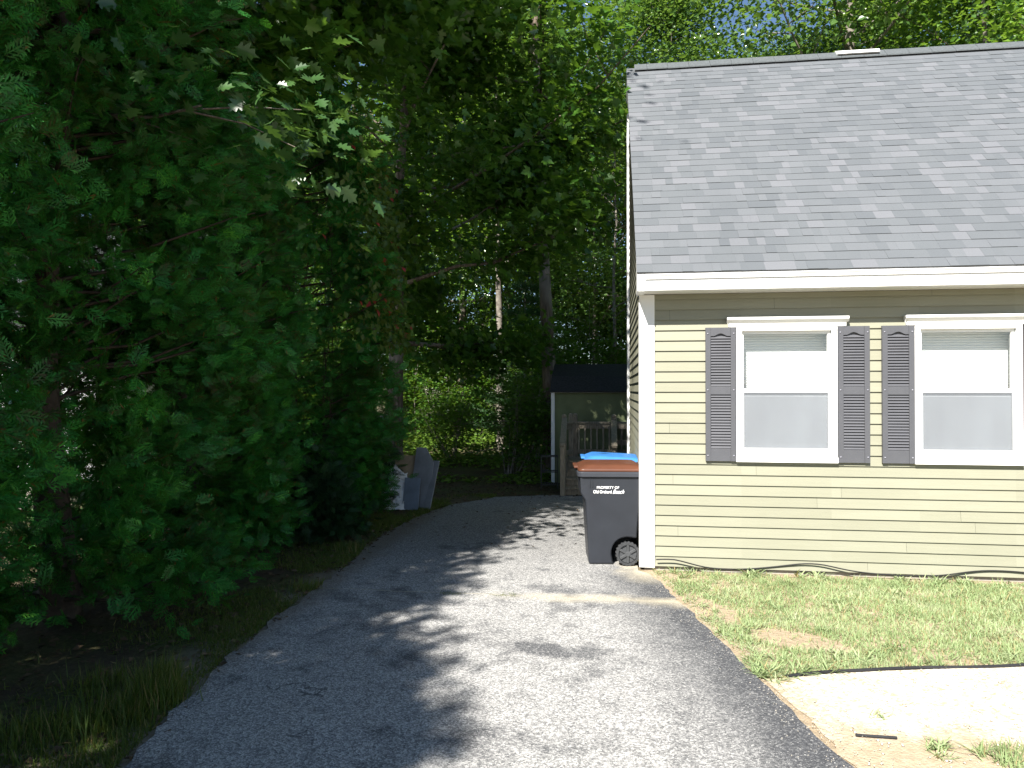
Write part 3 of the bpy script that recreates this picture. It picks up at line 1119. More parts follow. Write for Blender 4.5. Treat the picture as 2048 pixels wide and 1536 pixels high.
obj('side_rail', bm, M['deck'], deck, .003)
bm = bmesh.new()
beam(bm, D_(.14, 13.0, .84), D_(.74, 13.0, .84), .04, .09)
obj('side_rail', bm, M['deck'], deck, .003)
bm = bmesh.new()
beam(bm, D_(-.80, 13.10, 1.17), D_(-.70, 13.52, 1.17), .10, .035)
beam(bm, D_(-.80, 13.10, 1.10), D_(-.70, 13.52, 1.10), .04, .09)
obj('side_rail', bm, M['deck'], deck, .003)
bm = bmesh.new()
beam(bm, D_(-.80, 13.10, .62), D_(-.70, 13.52, .62), .04, .08)
obj('side_rail', bm, M['deck'], deck, .003)

# ------------------------------------------------------------------ shed
shed = empty('shed', (-1.08, 13.75, 0), 0, 'small dark green shed with a black shingled roof behind the steps', 'shed')
boxo('wall', (.03, 2.9, .02, 2.2, -.05, 1.74), M['shedwall'], shed)
boxo('corner_trim', (-.012, .055, -.012, .019, 0, 1.74), M['white'], shed, .002)
boxo('corner_trim', (-.0125, .029, .0195, .07, 0, 1.74), M['white'], shed, .002)
boxo('eave_trim', (-.03, 2.95, -.06, -.04, 1.742, 1.765), M['white'], shed)
bm = bmesh.new()
prism(bm, [(-.07, 1.745), (-.07, 1.775), (.35, 2.06), (1.15, 2.33), (1.95, 2.06), (2.33, 1.775), (2.33, 1.745)], -.03, 2.95, 'x')
obj('roof', bm, M['shedroof'], shed)

# small black wire rack by the shed
rack = empty('wire_rack', (-1.20, 12.80, 0), R(4), 'small black metal rack standing left of the wooden steps', 'rack')
for x, y in ((0, 0), (.30, 0), (0, .25), (.30, .25)):
    bm = bmesh.new(); beam(bm, (x, y, 0), (x, y, .60), .014, .014)
    obj('leg', bm, M['metal_dark'], rack)
for z in (.08, .31, .585):
    bm = bmesh.new()
    for k in range(9):
        beam(bm, (.30 * k / 8, 0, z), (.30 * k / 8, .25, z), .005, .005)
    beam(bm, (-.01, 0, z), (.31, 0, z), .014, .018); beam(bm, (-.01, .25, z), (.31, .25, z), .014, .018)
    beam(bm, (0, 0, z), (0, .25, z), .012, .012); beam(bm, (.30, 0, z), (.30, .25, z), .012, .012)
    obj('shelf', bm, M['metal_dark'], rack)

# ------------------------------------------------------------------ boards and sheeting leaning by the shrub
M['panel_blue'] = plain('grey_blue_panel', (.17, .20, .24), .6, .3, .2, 5)
M['panel_grey'] = plain('weathered_panel', (.26, .26, .26), .7, .3, .25, 4)
M['panel_tan'] = plain('tan_board', (.26, .20, .13), .8, .2, .2, 6)
M['plastic'] = plain('milky_plastic', (.58, .59, .60), .3, .5, .12, 4)


def leaning(name, loc, rz, lean, w, h, m, label, cat, cut=0, th=.015):
    o_ = None
    bm = bmesh.new()
    pts = [(-w / 2, 0), (w / 2, 0), (w / 2, h - cut), (w / 2 - cut * .8, h), (-w / 2, h)] if cut else [(-w / 2, 0), (w / 2, 0), (w / 2, h), (-w / 2, h)]
    prism(bm, pts, 0, th, 'y')
    o_ = obj(name, bm, m, None, .003)
    o_.location = loc
    o_.rotation_euler = (lean, 0, rz)
    return tag(o_, label, cat)


leaning('blue_grey_panel', (-2.93, 10.30, 0), R(-6), R(-14), .25, .48, M['panel_blue'], 'narrow blue-grey panel leaning at the front of the scrap pile', 'panel')
leaning('weathered_board', (-2.86, 10.52, 0), R(-22), R(-12), .36, .92, M['panel_grey'], 'tall grey board with a cut corner leaning behind the scrap panels', 'board', .22)
leaning('grey_slat', (-2.70, 10.42, 0), R(-30), R(-16), .12, .74, M['panel_grey'], 'slim grey plank leaning at the right end of the scrap pile', 'plank')
leaning('tan_board', (-3.08, 10.66, 0), R(8), R(-10), .40, .78, M['panel_tan'], 'tan board at the back of the scrap pile by the shrub', 'board')
# crumpled milky sheeting
bm = bmesh.new()
nr = random.Random(9)
G_ = {}
for i in range(15):
    for j in range(15):
        u, v = i / 14, j / 14
        x = (u - .5) * (.46 - .14 * v) + nr.uniform(-.012, .012)
        zz = v * (.60 + .08 * math.sin(u * 5)) + nr.uniform(-.012, .012)
        yy = .20 * v - .10 * math.cos((u - .5) * 3.0) + nr.uniform(-.022, .022)
        G_[i, j] = bm.verts.new((x, yy, max(.0, zz)))
for i in range(14):
    for j in range(14):
        bm.faces.new((G_[i, j], G_[i + 1, j], G_[i + 1, j + 1], G_[i, j + 1]))
o = obj('plastic_sheeting', bm, M['plastic'], None, 0, False)
sm = o.modifiers.new('solid', 'SOLIDIFY'); sm.thickness = .004
o.location = (-3.22, 10.36, .004); o.rotation_euler = (0, 0, R(-8))
tag(o, 'crumpled milky plastic sheeting propped at the left of the scrap pile', 'plastic sheet')

# ------------------------------------------------------------------ edging, cable
def edging(name, pts, label, h=.035, w=.02):
    s = Soup()
    s.tube([(x, y, z) for x, y, z in pts], [w] * len(pts), 8)
    me = s.mesh(name, True)
    o_ = link(name, me, M['edging'])
    return tag(o_, label, 'lawn edging')
edging('landscape_edging', [(x, float(edge_y(x)) + .008 * math.sin(x * 7), .0 + .003 * math.sin(x * 5)) for x in np.arange(1.10, 8.0, .12)], w=.012, label='long black plastic edging strip between the lawn and the pale gravel path')
edging('landscape_edging', [(x, 3.90 - .015 * (x - 1.27) + .02 * (x - 1.3) ** 2, .002) for x in np.arange(1.27, 1.50, .04)], 'short black edging end lying in the sand below the gravel path', w=.008)

def cable_pts():
    # measured along the wall: x, z
    ctrl = [(.47, .10), (.52, .125), (.60, .13), (.72, .105), (.86, .06), (1.0, .035), (1.25, .03), (1.5, .05), (1.75, .09), (1.95, .12), (2.1, .10), (2.3, .055), (2.6, .035), (2.9, .03), (3.15, .04), (3.4, .09), (3.65, .10), (4.0, .08), (4.6, .03), (6.0, .05), (7.5, .03)]
    xs = np.linspace(.47, 7.5, 120)
    zs = np.interp(xs, [c_[0] for c_ in ctrl], [c_[1] for c_ in ctrl])
    zs = np.convolve(np.pad(zs, 2, 'edge'), np.ones(5) / 5, 'valid')
    return [(x, 7.195 - .02 * math.sin(x * 3), z) for x, z in zip(xs, zs)]
s = Soup(); cp = cable_pts(); s.tube(cp, [.0065] * len(cp), 6)
tag(link('cable', s.mesh('cable', True), M['cable']), 'thin black cable looping along the foot of the house wall', 'cable')

# ------------------------------------------------------------------ grass
def blades(n_, sampler, length, width, lean, soup, rng):
    P = sampler(n_)
    N_ = len(P)
    az_ = rng.uniform(0, 2 * np.pi, N_)
    ln = rng.normal(0, lean, N_)
    fwd = np.stack([np.sin(ln) * np.cos(az_), np.sin(ln) * np.sin(az_), np.abs(np.cos(ln))], -1)
    nr_ = np.stack([np.cos(az_ + rng.normal(0, .6, N_)), np.sin(az_ + rng.normal(0, .6, N_)), np.full(N_, .15)], -1)
    ax, ay, az = frames(fwd, nr_)
    L = length * rng.uniform(.55, 1.35, N_)
    tv, tf = BLADE
    W_ = (width / length)
    tv = [(x * W_, y, z) for x, y, z in tv]
    soup.stamp(tv, tf, P.astype(np.float32), ax, ay, az, L)


def vnoise(x, y, s, seed=0):
    r_ = np.random.default_rng(seed)
    a = r_.uniform(-1, 1, (6, 2)); ph = r_.uniform(0, 6.28, 6)
    v_ = 0
    for k in range(6):
        v_ = v_ + np.sin((a[k, 0] * x + a[k, 1] * y) * s * (1 + .5 * k) + ph[k]) / (1 + .4 * k)
    return v_ / 3


def lawn_sampler(n_):
    r_ = RNG
    x = r_.uniform(.4, 7.6, n_); y = r_.uniform(4.55, 7.215, n_)
    ok = (x > right_edge(y) + .03 + .09 * r_.random(n_)) & (y > edge_y(x) + .015 * r_.random(n_))
    ok &= ~((x < 1.1) & (y < 4.62))
    jx = r_.normal(0, .03, n_)
    e1 = ((x - 1.36 + jx) / .34) ** 2 + ((y - 5.33 + (x - 1.36) * .35) / .20) ** 2 < 1 + .3 * vnoise(x, y, 9, 3)
    e2 = ((x - .84 + jx) / .20) ** 2 + ((y - 5.95 + (x - .84) * 1.5) / .34) ** 2 < 1 + .3 * vnoise(x, y, 9, 4)
    e3 = ((x - 1.0 + jx) / .12) ** 2 + ((y - 4.98) / .2) ** 2 < 1
    e4 = (y > 7.12) & (vnoise(x, y, 4, 6) < .25)
    ok &= ~((e1 | e2 | e3 | e4) & (r_.random(n_) < .94))
    thin = .70 + .55 * vnoise(x, y, 3.1, 5) + .35 * vnoise(x, y, 11, 15)
    ok &= r_.random(n_) < thin
    x = x[ok]; y = y[ok]
    return np.stack([x, y, np.full(len(x), -.012)], -1)


s = Soup()
rng = np.random.default_rng(1)
blades(187000, lawn_sampler, .040, .0058, .9, s, rng)
# crabgrass rosettes: wide low blades
def rosettes(centres, soup, rng, nb=26, L=.11, W_=.009, up=.45):
    for (cx, cy, sc2) in centres:
        k = int(nb * rng.uniform(.7, 1.3))
        a = rng.uniform(0, 2 * np.pi, k)
        el = rng.uniform(.1, 1.1, k) * up * 2
        fwd = np.stack([np.cos(a) * np.cos(el), np.sin(a) * np.cos(el), np.sin(el)], -1)
        P = np.stack([cx + rng.normal(0, .025, k), cy + rng.normal(0, .025, k), np.full(k, -.006)], -1)
        ax, ay, az = frames(fwd, np.tile([[0., 0., 1.]], (k, 1)))
        tv, tf = BLADE
        tv = [(x * W_ / L, y, -z * .8) for x, y, z in tv]
        soup.stamp(tv, tf, P.astype(np.float32), ax, ay, az, L * sc2 * rng.uniform(.5, 1.2, k))
cs = []
for i in range(680):
    x = rng.uniform(.5, 7.5); y = rng.uniform(4.6, 7.18)
    if x < right_edge(y) + .06 or y < edge_y(x) + .04: continue
    if ((x - 1.36) / .34) ** 2 + ((y - 5.33) / .20) ** 2 < 1: continue
    # denser by the wall and along the edges
    wgt = 1 if (y > 6.7 or y < edge_y(x) + .4 or x < right_edge(y) + .35) else .35
    if rng.random() < wgt: cs.append((x, y, rng.uniform(.6, 1.1)))
cs += [(1.08 + .09 * i + rng.normal(0, .02), 4.66 + .05 * i + rng.normal(0, .03), 1.1) for i in range(8)]
cs += [(1.02 + rng.normal(0, .05), 4.60 + abs(rng.normal(0, .08)), 1.1) for i in range(8)]
for xx, zz in ((.64, 1), (1.35, 1.5), (1.42, 1.3), (1.83, 1.5), (2.0, 1.6), (2.75, 1), (3.3, 1.1)):
    cs.append((xx, 7.15, zz))
rosettes(cs, s, rng)
tag(link('lawn', s.mesh('lawn'), M['grass']), 'short patchy sunlit lawn below the house windows', 'lawn', None, 'stuff')
# front weeds/lawn bottom right
s = Soup()
def front_sampler(n_):
    r_ = RNG
    x = r_.uniform(1.5, 7.0, n_); y = r_.uniform(2.2, 4.0, n_)
    ok = (y < 3.82 + .07 * (x - 1.3) + .05 * vnoise(x, y, 6, 8)) & (x > 1.95 + .35 * vnoise(x, y, 5, 9)) & (vnoise(x, y, 4, 2) > -.35)
    x = x[ok]; y = y[ok]
    return np.stack([x, y, np.full(len(x), -.012)], -1)
blades(64000, front_sampler, .055, .0055, .6, s, rng)
rosettes([(1.62 + .10 * i + rng.normal(0, .05), 3.84 - .055 * i + rng.normal(0, .05), .9) for i in range(14)] + [(1.47, 4.16, .6), (1.85 + rng.normal(0, .1), 3.45, .9), (1.75, 3.5, .8), (1.95, 3.35, .9), (1.62, 3.75, .7)], s, rng, 30)
tag(link('weedy_grass', s.mesh('weedy_grass'), M['grass']), 'sparse crabgrass growing in sand at the lower right corner', 'grass', None, 'stuff')
# verge between drive and hedge
s = Soup()
def verge_sampler(n_):
    r_ = RNG
    y = r_.uniform(.5, 12.0, n_)
    x = left_edge(y) - .03 - np.abs(r_.normal(0, .42, n_))
    ok = (vnoise(x, y, 3.2, 12) > -.35 + .5 * r_.random(n_)) | ((np.hypot(x + 2.62, y - 3.75) < .22))
    ok |= (np.hypot(x + 3.0, y - 3.35) < .25) & (r_.random(n_) < .6)
    x = x[ok]; y = y[ok]
    return np.stack([x, y, np.full(len(x), -.012)], -1)
blades(75000, verge_sampler, .045, .0045, .8, s, rng)
def tuft(cx, cy, r_, k, L):
    def f_(n_):
        return np.stack([cx + rng.normal(0, r_, n_), cy + rng.normal(0, r_, n_), np.full(n_, -.012)], -1)
    blades(k, f_, L, .005, .42, s, rng)
for a in ((-2.56, 3.78, .07, 900, .16), (-2.66, 3.95, .06, 700, .17), (-2.60, 3.60, .06, 400, .12), (-2.72, 3.5, .10, 600, .13), (-2.95, 3.3, .12, 500, .12), (-2.72, 6.1, .08, 260, .10), (-2.9, 7.6, .1, 260, .1), (-3.0, 3.9, .1, 300, .12)):
    tuft(*a)
tag(link('verge_grass', s.mesh('verge_grass'), M['grass_wild']), 'uneven grass strip in shade between the driveway and the cedar row', 'grass', None, 'stuff')
# weeds in the joint across the driveway
s = Soup()
rosettes([(-1.42, 6.10, .5), (-1.36, 6.12, .5), (-1.30, 6.1, .4), (-.92, 6.12, .5), (-.85, 6.13, .45), (-.80, 6.12, .4), (-1.0, 6.11, .3)], s, rng, 26, .08, .006)
o = link('joint_weeds', s.mesh('joint_weeds'), M['grass_wild'])
o.location.z = .014
tag(o, 'tiny green weeds growing in the crack across the driveway', 'weeds', None, 'stuff')
# pebbles and leaf litter
s = Soup()
oct_v = [(1, 0, 0), (0, 1, 0), (-1, 0, 0), (0, -1, 0), (0, 0, .6), (0, 0, -.5)]
oct_f = [(0, 1, 4), (1, 2, 4), (2, 3, 4), (3, 0, 4), (1, 0, 5), (2, 1, 5), (3, 2, 5), (0, 3, 5)]
def scatter(n_, fx, soup, tv, tf, s0, s1, z=0.0, tilt=.5, rng=rng):
    P = fx(n_)
    N_ = len(P)
    a = rng.uniform(0, 2 * np.pi, N_)
    fwd = np.stack([np.cos(a), np.sin(a), rng.normal(0, tilt * .5, N_)], -1)
    nr_ = np.stack([rng.normal(0, tilt, N_), rng.normal(0, tilt, N_), np.ones(N_)], -1)
    ax, ay, az = frames(fwd, nr_)
    soup.stamp(tv, tf, P.astype(np.float32), ax, ay, az, rng.uniform(s0, s1, N_))
def peb(n_):
    x = rng.uniform(1.1, 7.0, n_); y = rng.uniform(3.3, 5.5, n_)
    ok = (y < edge_y(x) - .03) & (x > right_edge(y) + .06) & (y > 3.6)
    return np.stack([x, y, np.full(n_, .0)], -1)[ok]
scatter(2400, peb, s, oct_v, oct_f, .003, .011)
def peb2(n_):
    y = rng.uniform(2.5, 7.0, n_); x = right_edge(y) + rng.normal(.05, .10, n_)
    return np.stack([x, y, np.full(n_, .008)], -1)
scatter(1400, peb2, s, oct_v, oct_f, .0015, .005)
tag(link('pebbles', s.mesh('pebbles'), M['stone']), 'small loose stones scattered over the pale gravel path', 'pebbles', None, 'stuff')
s = Soup()
def lit(n_):
    y = rng.uniform(1.0, 14.5, n_); x = rng.uniform(-7.5, .2, n_)
    le_ = np.where(y < 11.9, left_edge(np.minimum(y, 11.7)), 99)
    ok = (x < le_ + .10 * rng.random(n_)) | (y > 12.1)
    ok &= ~((x > -1.2) & (y > 13.6))
    return np.stack([x, y, np.full(n_, .006)], -1)[ok]
scatter(15000, lit, s, *DIA, .03, .07, tilt=.35)
def lit2(n_):
    y = rng.uniform(8, 12, n_); x = rng.uniform(-2.6, .2, n_)
    return np.stack([x, y, np.full(n_, .014)], -1)
scatter(90, lit2, s, *DIA, .02, .06, tilt=.25)
tag(link('leaf_litter', s.mesh('leaf_litter'), M['litter']), 'brown fallen leaves under the hedge and at the end of the driveway', 'leaf litter', None, 'stuff')


# ------------------------------------------------------------------ TREES
def cedar_meshes(seed, r0, h, lobes, sprays, z0=.35, spray=.26, hole=0):
    rng = np.random.default_rng(seed)
    s = Soup()
    zz = z0 + (h - z0) * rng.random(lobes) ** 1.12
    th = rng.uniform(0, 2 * np.pi, lobes)
    prof = np.interp(zz / h, [0, .08, .25, .5, .75, .92, 1.0], [.70, .88, 1.0, .95, .72, .36, .05])
    rad = r0 * prof * (1 + .10 * np.sin(th * 3 + seed) + .08 * np.sin(zz * 4.1 + th * 2)) * rng.uniform(.72, 1.10, lobes)
    C = np.stack([rad * np.cos(th), rad * np.sin(th), zz], -1)
    out = np.stack([np.cos(th), np.sin(th), np.full(lobes, .25)], -1)
    k = rng.poisson(sprays, lobes) + 8
    if hole:
        k = np.where((zz > .55) & (zz < 2.1) & (rng.random(lobes) < hole), 0, k)
    idx = np.repeat(np.arange(lobes), k)
    N_ = len(idx)
    o_ = out[idx]
    # sprays start inside the lobe and fan outwards in a plume
    plume = rng.normal(0, 1, (N_, 3)) * np.array([.115, .115, .135])
    inner = -rng.random(N_)[:, None] ** .7 * .30 * o_
    P = C[idx] + plume + inner
    P[:, 2] = np.maximum(P[:, 2], .12)
    fwd = o_ + rng.normal(0, .55, (N_, 3)) + np.array([0, 0, -.12])
    tang = np.stack([-np.sin(th[idx]), np.cos(th[idx]), np.zeros(N_)], -1)
    nr_ = tang * rng.choice([-1, 1], N_)[:, None] * .55 + rng.normal(0, .55, (N_, 3)) + np.array([0, 0, .35])
    ax, ay, az = frames(fwd, nr_)
    s.stamp(*CEDAR, P.astype(np.float32), ax, ay, az, spray * rng.uniform(.55, 1.15, N_))
    crown = s.mesh('cedar_crown')
    t = Soup()
    zs = np.linspace(-.05, h * .96, 14)
    t.tube(np.stack([.06 * np.sin(zs * 1.3 + seed), .06 * np.cos(zs * 1.1), zs], -1), np.interp(zs, [0, h], [.13, .015]), 9)
    for i in range(int(lobes * .45)):
        if k[i] == 0 or (zz[i] < 2.2 and i % 3):
            continue
        p1 = C[i] - .1 * out[i]
        p0 = np.array([0, 0, max(.15, zz[i] - .25 - .35 * rng.random())])
        mid = (p0 + p1) / 2 + rng.normal(0, .06, 3) - np.array([0, 0, .06])
        t.tube([p0, mid, p1, p1 + .18 * out[i]], [.018, .012, .007, .003], 4)
    return t.mesh('cedar_trunk', True), crown


CM = [cedar_meshes(21, 1.32, 7.4, 480, 42, spray=.165, hole=.40), cedar_meshes(22, 1.32, 7.0, 460, 42, spray=.165), cedar_meshes(24, 1.32, 7.2, 265, 30, spray=.18)]
CEDARS = [
    # x, y, variant, rot, scale xy, scale z, label
    (-4.55, 3.2, 1, 2.0, 1.06, 1.10, 'feathery green cedar at the left frame edge, nearest the camera'),
    (-4.33, 5.05, 0, .4, 1.08, 1.0, 'broad feathery cedar whose low skirt overhangs the grass tuft beside the driveway'),
    (-4.42, 6.85, 1, 4.1, .98, .96, 'green cedar rising between the nearest broad cedar and the creeper-hung one'),
    (-4.22, 8.90, 1, 2.6, 1.04, .97, 'cedar hung with creeper, last full-height one before the low dark shrub'),
    (-4.55, 1.30, 2, 5.2, 1.04, 1.12, 'cedar of the row standing level with the camera'),
    (-4.60, -1.2, 2, 1.1, .97, 1.10, 'cedar of the row a step behind the camera'),
    (-4.42, -3.4, 2, 3.3, 1.10, 1.12, 'cedar of the row well behind the camera'),
    (-4.72, -5.9, 1, 5.6, 1.10, 1.36, 'last cedar of the row towards the street'),
]
for (x, y, v, rz, sxy, sz, lab) in CEDARS:
    if y < 2:
        pass
    t = empty('cedar_tree', (x, y, 0), rz, lab, 'cedar tree', 'row of cedars along the driveway')
    t.scale = (sxy, sxy, sz)
    link('trunk', CM[v][0], M['twig'], t)
    link('crown', CM[v][1], M['cedar'], t)

# low dark shrub beside the scrap
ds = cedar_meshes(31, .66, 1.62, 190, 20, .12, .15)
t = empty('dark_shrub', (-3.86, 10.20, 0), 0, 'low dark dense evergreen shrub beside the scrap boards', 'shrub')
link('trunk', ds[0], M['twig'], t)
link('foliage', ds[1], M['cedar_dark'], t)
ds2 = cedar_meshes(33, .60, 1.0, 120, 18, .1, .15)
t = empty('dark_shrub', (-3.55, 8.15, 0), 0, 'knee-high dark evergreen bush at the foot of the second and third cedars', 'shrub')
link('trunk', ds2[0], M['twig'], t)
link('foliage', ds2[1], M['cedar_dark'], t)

# creeper on the fourth cedar
s = Soup()
rng = np.random.default_rng(40)
k = 1500
yy = 8.95 + rng.normal(0, .45, k); zz = rng.uniform(2.3, 5.0, k)
xx = -4.30 + np.sqrt(np.maximum(.1, 1.50 ** 2 - (yy - 8.95) ** 2)) + rng.normal(0, .08, k) - .12 * (zz - 3.2)
P = np.stack([xx, yy, zz], -1)
fwd = np.stack([rng.normal(.4, .5, k), rng.normal(-.3, .5, k), rng.normal(-.7, .4, k)], -1)
nr_ = np.stack([rng.normal(.8, .4, k), rng.normal(-.6, .4, k), rng.normal(.5, .4, k)], -1)
s.stamp(*DIA, P.astype(np.float32), *frames(fwd, nr_), rng.uniform(.06, .12, k))
vine = empty('creeper_vine', (-3.1, 8.9, 0), 0, 'creeper with some red leaves climbing the side of a cedar', 'vine')
o = link('foliage', s.mesh('creeper'), M['vine'], vine); o.location = (3.1, -8.9, 0)
s = Soup()
for i in range(7):
    z_ = np.linspace(0, 4.6, 12)
    s.tube(np.stack([-3.55 + .05 * np.sin(z_ * 2 + i) + .0 * z_ - .05 * i, 8.7 + .12 * i + .08 * np.sin(z_ * 1.5 + i), z_], -1), np.linspace(.008, .003, 12), 4)
o = link('stem', s.mesh('creeper_stem', True), M['twig'], vine); o.location = (3.1, -8.9, 0)


def broad_tree(seed, H, r_tr, crown_base, crown_r, nl, leaves, leaf, lsize, lean=(0, 0), flat=.45, clr=.55, bare=0, asym=None, top=.96, tilt=.55, xmax=None, xmin=None):
    """trunk+limbs mesh and crown mesh of a deciduous tree"""
    rng = np.random.default_rng(seed)
    t = Soup(); c = Soup()
    n_ = 12
    zs = np.linspace(-.1, H * .88, n_)
    wob = np.cumsum(rng.normal(0, .045 * H / 12, (n_, 2)), 0) * np.linspace(0, 1, n_)[:, None]
    path = np.stack([lean[0] * (zs / H) ** 1.2 * H * np.sign(np.maximum(zs, 0)) if False else lean[0] * zs + wob[:, 0], lean[1] * zs + wob[:, 1], zs], -1)
    rad = r_tr * (1 - .80 * (np.maximum(zs, 0) / (H * .88)) ** .9)
    rad[0] *= 1.35
    t.tube(path, rad, 12)
    def at(z):
        return np.array([np.interp(z, zs, path[:, 0]), np.interp(z, zs, path[:, 1]), z])
    cents = []
    for i in range(nl):
        f = (i + rng.random()) / nl
        z = crown_base + (H * top - crown_base) * f
        z = min(z, H * .86)
        az = i * 2.399 + rng.normal(0, .4)
        prof = math.sin(math.pi * min(1, .18 + .80 * f)) ** .6
        L = crown_r * prof * rng.uniform(.75, 1.15)
        if asym is not None:
            L *= 1 + asym[2] * max(-.6, math.cos(az - math.atan2(asym[1], asym[0])))
        el = R(8 + 55 * f + rng.normal(0, 8))
        p0 = at(z)
        d = np.array([math.cos(az) * math.cos(el), math.sin(az) * math.cos(el), math.sin(el)])
        pts = [p0]
        for q in range(5):
            d = unit(d + rng.normal(0, .12, 3) + np.array([0, 0, .02]))
            pts.append(pts[-1] + d * L / 5)
        r_l = max(.012, .42 * np.interp(z, zs, rad) * (1 - .3 * f))
        t.tube(pts, np.linspace(r_l, .008, 6), 6)
        pts = np.array(pts)
        for sgi in range(7):
            u = rng.uniform(.25, 1.0) * 5
            a = int(min(4, u)); q0 = pts[a] + (pts[a + 1] - pts[a]) * (u - a)
            sd_ = unit(d + rng.normal(0, .75, 3) * np.array([1, 1, .5]))
            sl = L * rng.uniform(.22, .42)
            q1 = q0 + sd_ * sl * .5 + rng.normal(0, .05, 3); q2 = q0 + sd_ * sl
            if xmax is not None and q2[0] > xmax - .3:
                continue
            t.tube([q0, q1, q2], [r_l * .35, r_l * .2, .004], 4)
            cents += [q1, q2, q2 + rng.normal(0, .35, 3) * np.array([1, 1, .5])]
    cents = np.array(cents)
    if bare:
        cents = cents[rng.random(len(cents)) > bare]
    per = max(1, int(leaves / len(cents)))
    k = rng.poisson(per, len(cents))
    idx = np.repeat(np.arange(len(cents)), k)
    N_ = len(idx)
    P = cents[idx] + rng.normal(0, 1, (N_, 3)) * np.array([clr, clr, clr * flat])
    if xmax is not None:
        P = P[(P[:, 0] < xmax) & (P[:, 0] > (-99 if xmin is None else xmin + .5 * rng.normal(0, .4, len(P))))]; N_ = len(P)
    out = P - np.array([0, 0, H * .6]); out[:, 2] *= .2; out = unit(out)
    fwd = rng.normal(0, 1, (N_, 3)) * np.array([1, 1, .35]) + out * .7 + np.array([0, 0, -.35])
    nr_ = np.array([0, 0, 1.]) + rng.normal(0, tilt, (N_, 3)) + out * .35
    c.stamp(*leaf, P.astype(np.float32), *frames(fwd, nr_), lsize * rng.uniform(.6, 1.2, N_))
    return t.mesh('tree_trunk', True), c.mesh('tree_crown')


def plant(name, loc, rz, meshes, mats, label, cat, group, scale=(1, 1, 1)):
    t = empty(name, loc, rz, label, cat, group)
    t.scale = scale
    link('trunk', meshes[0], mats[0], t)
    link('crown', meshes[1], mats[1], t)
    return t


# overhanging trees on the left
mp1 = broad_tree(51, 10.5, .19, 2.7, 3.3, 34, 56000, MAPLE, .15, (.03, .0), .5, .42, asym=(1, -.3, .6), xmax=4.6, xmin=-.2)
plant('maple_tree', (-4.15, 13.4, 0), 0, mp1, (M['bark'], M['maple']), 'dark-trunked maple past the shrub, its crown spreading over the driveway end', 'maple tree', None)
mp2 = broad_tree(52, 11.0, .15, 4.4, 2.9, 24, 32000, MAPLE, .15, (.0, .0), .5, .42, asym=(1, .2, .25), xmax=4.5)
plant('maple_tree', (-5.3, 8.0, 0), 0, mp2, (M['bark'], M['maple']), 'maple standing behind the cedar row with leaves reaching over the cedar tops', 'maple tree', None)
ok1 = broad_tree(53, 8.8, .13, 4.0, 2.3, 18, 12000, OAK, .16, (.02, .0), .5, .40, asym=(1, .2, .5), xmax=3.6)
plant('oak_tree', (-5.4, 5.0, 0), .3, ok1, (M['bark'], M['oak']), 'oak behind the nearest cedars with one sunlit lobed-leaf bough', 'oak tree', None)

ok2 = broad_tree(54, 15.5, .24, 8.0, 3.1, 26, 24000, OAK, .18, (.03, .0), .5, .50, xmax=2.9)
plant('oak_tree', (-6.4, 2.4, 0), 1.0, ok2, (M['bark'], M['oak']), 'tallest oak, standing behind the cedars with its crown high over the row', 'oak tree', None)

# woodland behind -----------------------------------------------------
WT = [broad_tree(61, 15, .15, 3.2, 3.4, 30, 32000, t_diamond(.34, .12), .145, (.01, .01), .5, .60, tilt=.9),
      broad_tree(62, 17, .19, 4.5, 3.8, 32, 34000, t_diamond(.36, .12), .150, (-.02, .0), .45, .62, tilt=.9),
      broad_tree(63, 13, .11, 2.2, 2.8, 26, 26000, t_diamond(.30, .12), .125, (.03, .0), .5, .50, tilt=.9)]
WM = [M['wood_leaf'], M['wood_leaf2'], M['wood_leaf']]
# individually placed, visible trunks
big = broad_tree(71, 15, .185, 6.8, 2.9, 18, 15000, OAK, .19, (-.045, .0), .5, .50)
plant('tall_tree', (-1.22, 15.9, 0), 0, big, (M['bark'], M['wood_leaf2']), 'tall straight tree with furrowed bark rising just left of the shed', 'tree', 'trees of the woodland behind')
thin = broad_tree(72, 13, .135, 5.5, 2.4, 16, 12000, DIA, .15, (-.015, .0), .5, .50)
plant('tall_tree', (-3.15, 21.0, 0), 0, thin, (M['bark2'], M['wood_leaf']), 'slim pale-trunked tree standing in the sunlit clearing', 'tree', 'trees of the woodland behind')
dead = broad_tree(73, 10, .07, 2.5, 2.0, 16, 2500, DIA, .11, (.02, .0), .5, .40, bare=.6)
plant('slender_tree', (.15, 19.5, 0), 0, dead, (M['bark2'], M['wood_leaf2']), 'slender half-bare grey tree seen between the shed roof and the house', 'tree', 'trees of the woodland behind')
plant('slender_tree', (-.45, 23.5, 0), 2.1, dead, (M['bark2'], M['wood_leaf']), 'thin grey tree with bare twigs further back above the shed', 'tree', 'trees of the woodland behind', (1, 1, 1.2))

wr = random.Random(17)
spots = []
for row, (yy, x0, x1, stp) in enumerate([(19.0, 1.8, 16, 3.4), (24.5, -14, 18, 3.7), (29.5, -20, 22, 3.9), (37, -26, 30, 3.6)]):
    x = x0 + wr.uniform(0, 1)
    while x < x1:
        spots.append((x + wr.uniform(-.7, .7), yy + wr.uniform(-1.3, 1.3)))
        x += stp * wr.uniform(.8, 1.2)
spots.append((-12.5, 17.0))
n_tree = 0
cnt = {}
ORD = [''] + 'first second third fourth fifth sixth seventh eighth ninth tenth eleventh twelfth thirteenth fourteenth fifteenth sixteenth seventeenth eighteenth nineteenth twentieth'.split()
def screen_x(x, y):
    a_ = R(7.7)
    zc = -x * math.sin(a_) + y * math.cos(a_); xc = x * math.cos(a_) + y * math.sin(a_)
    return 1024 + 1420 * xc / max(zc, .1)
spots.sort(key=lambda q: screen_x(*q))
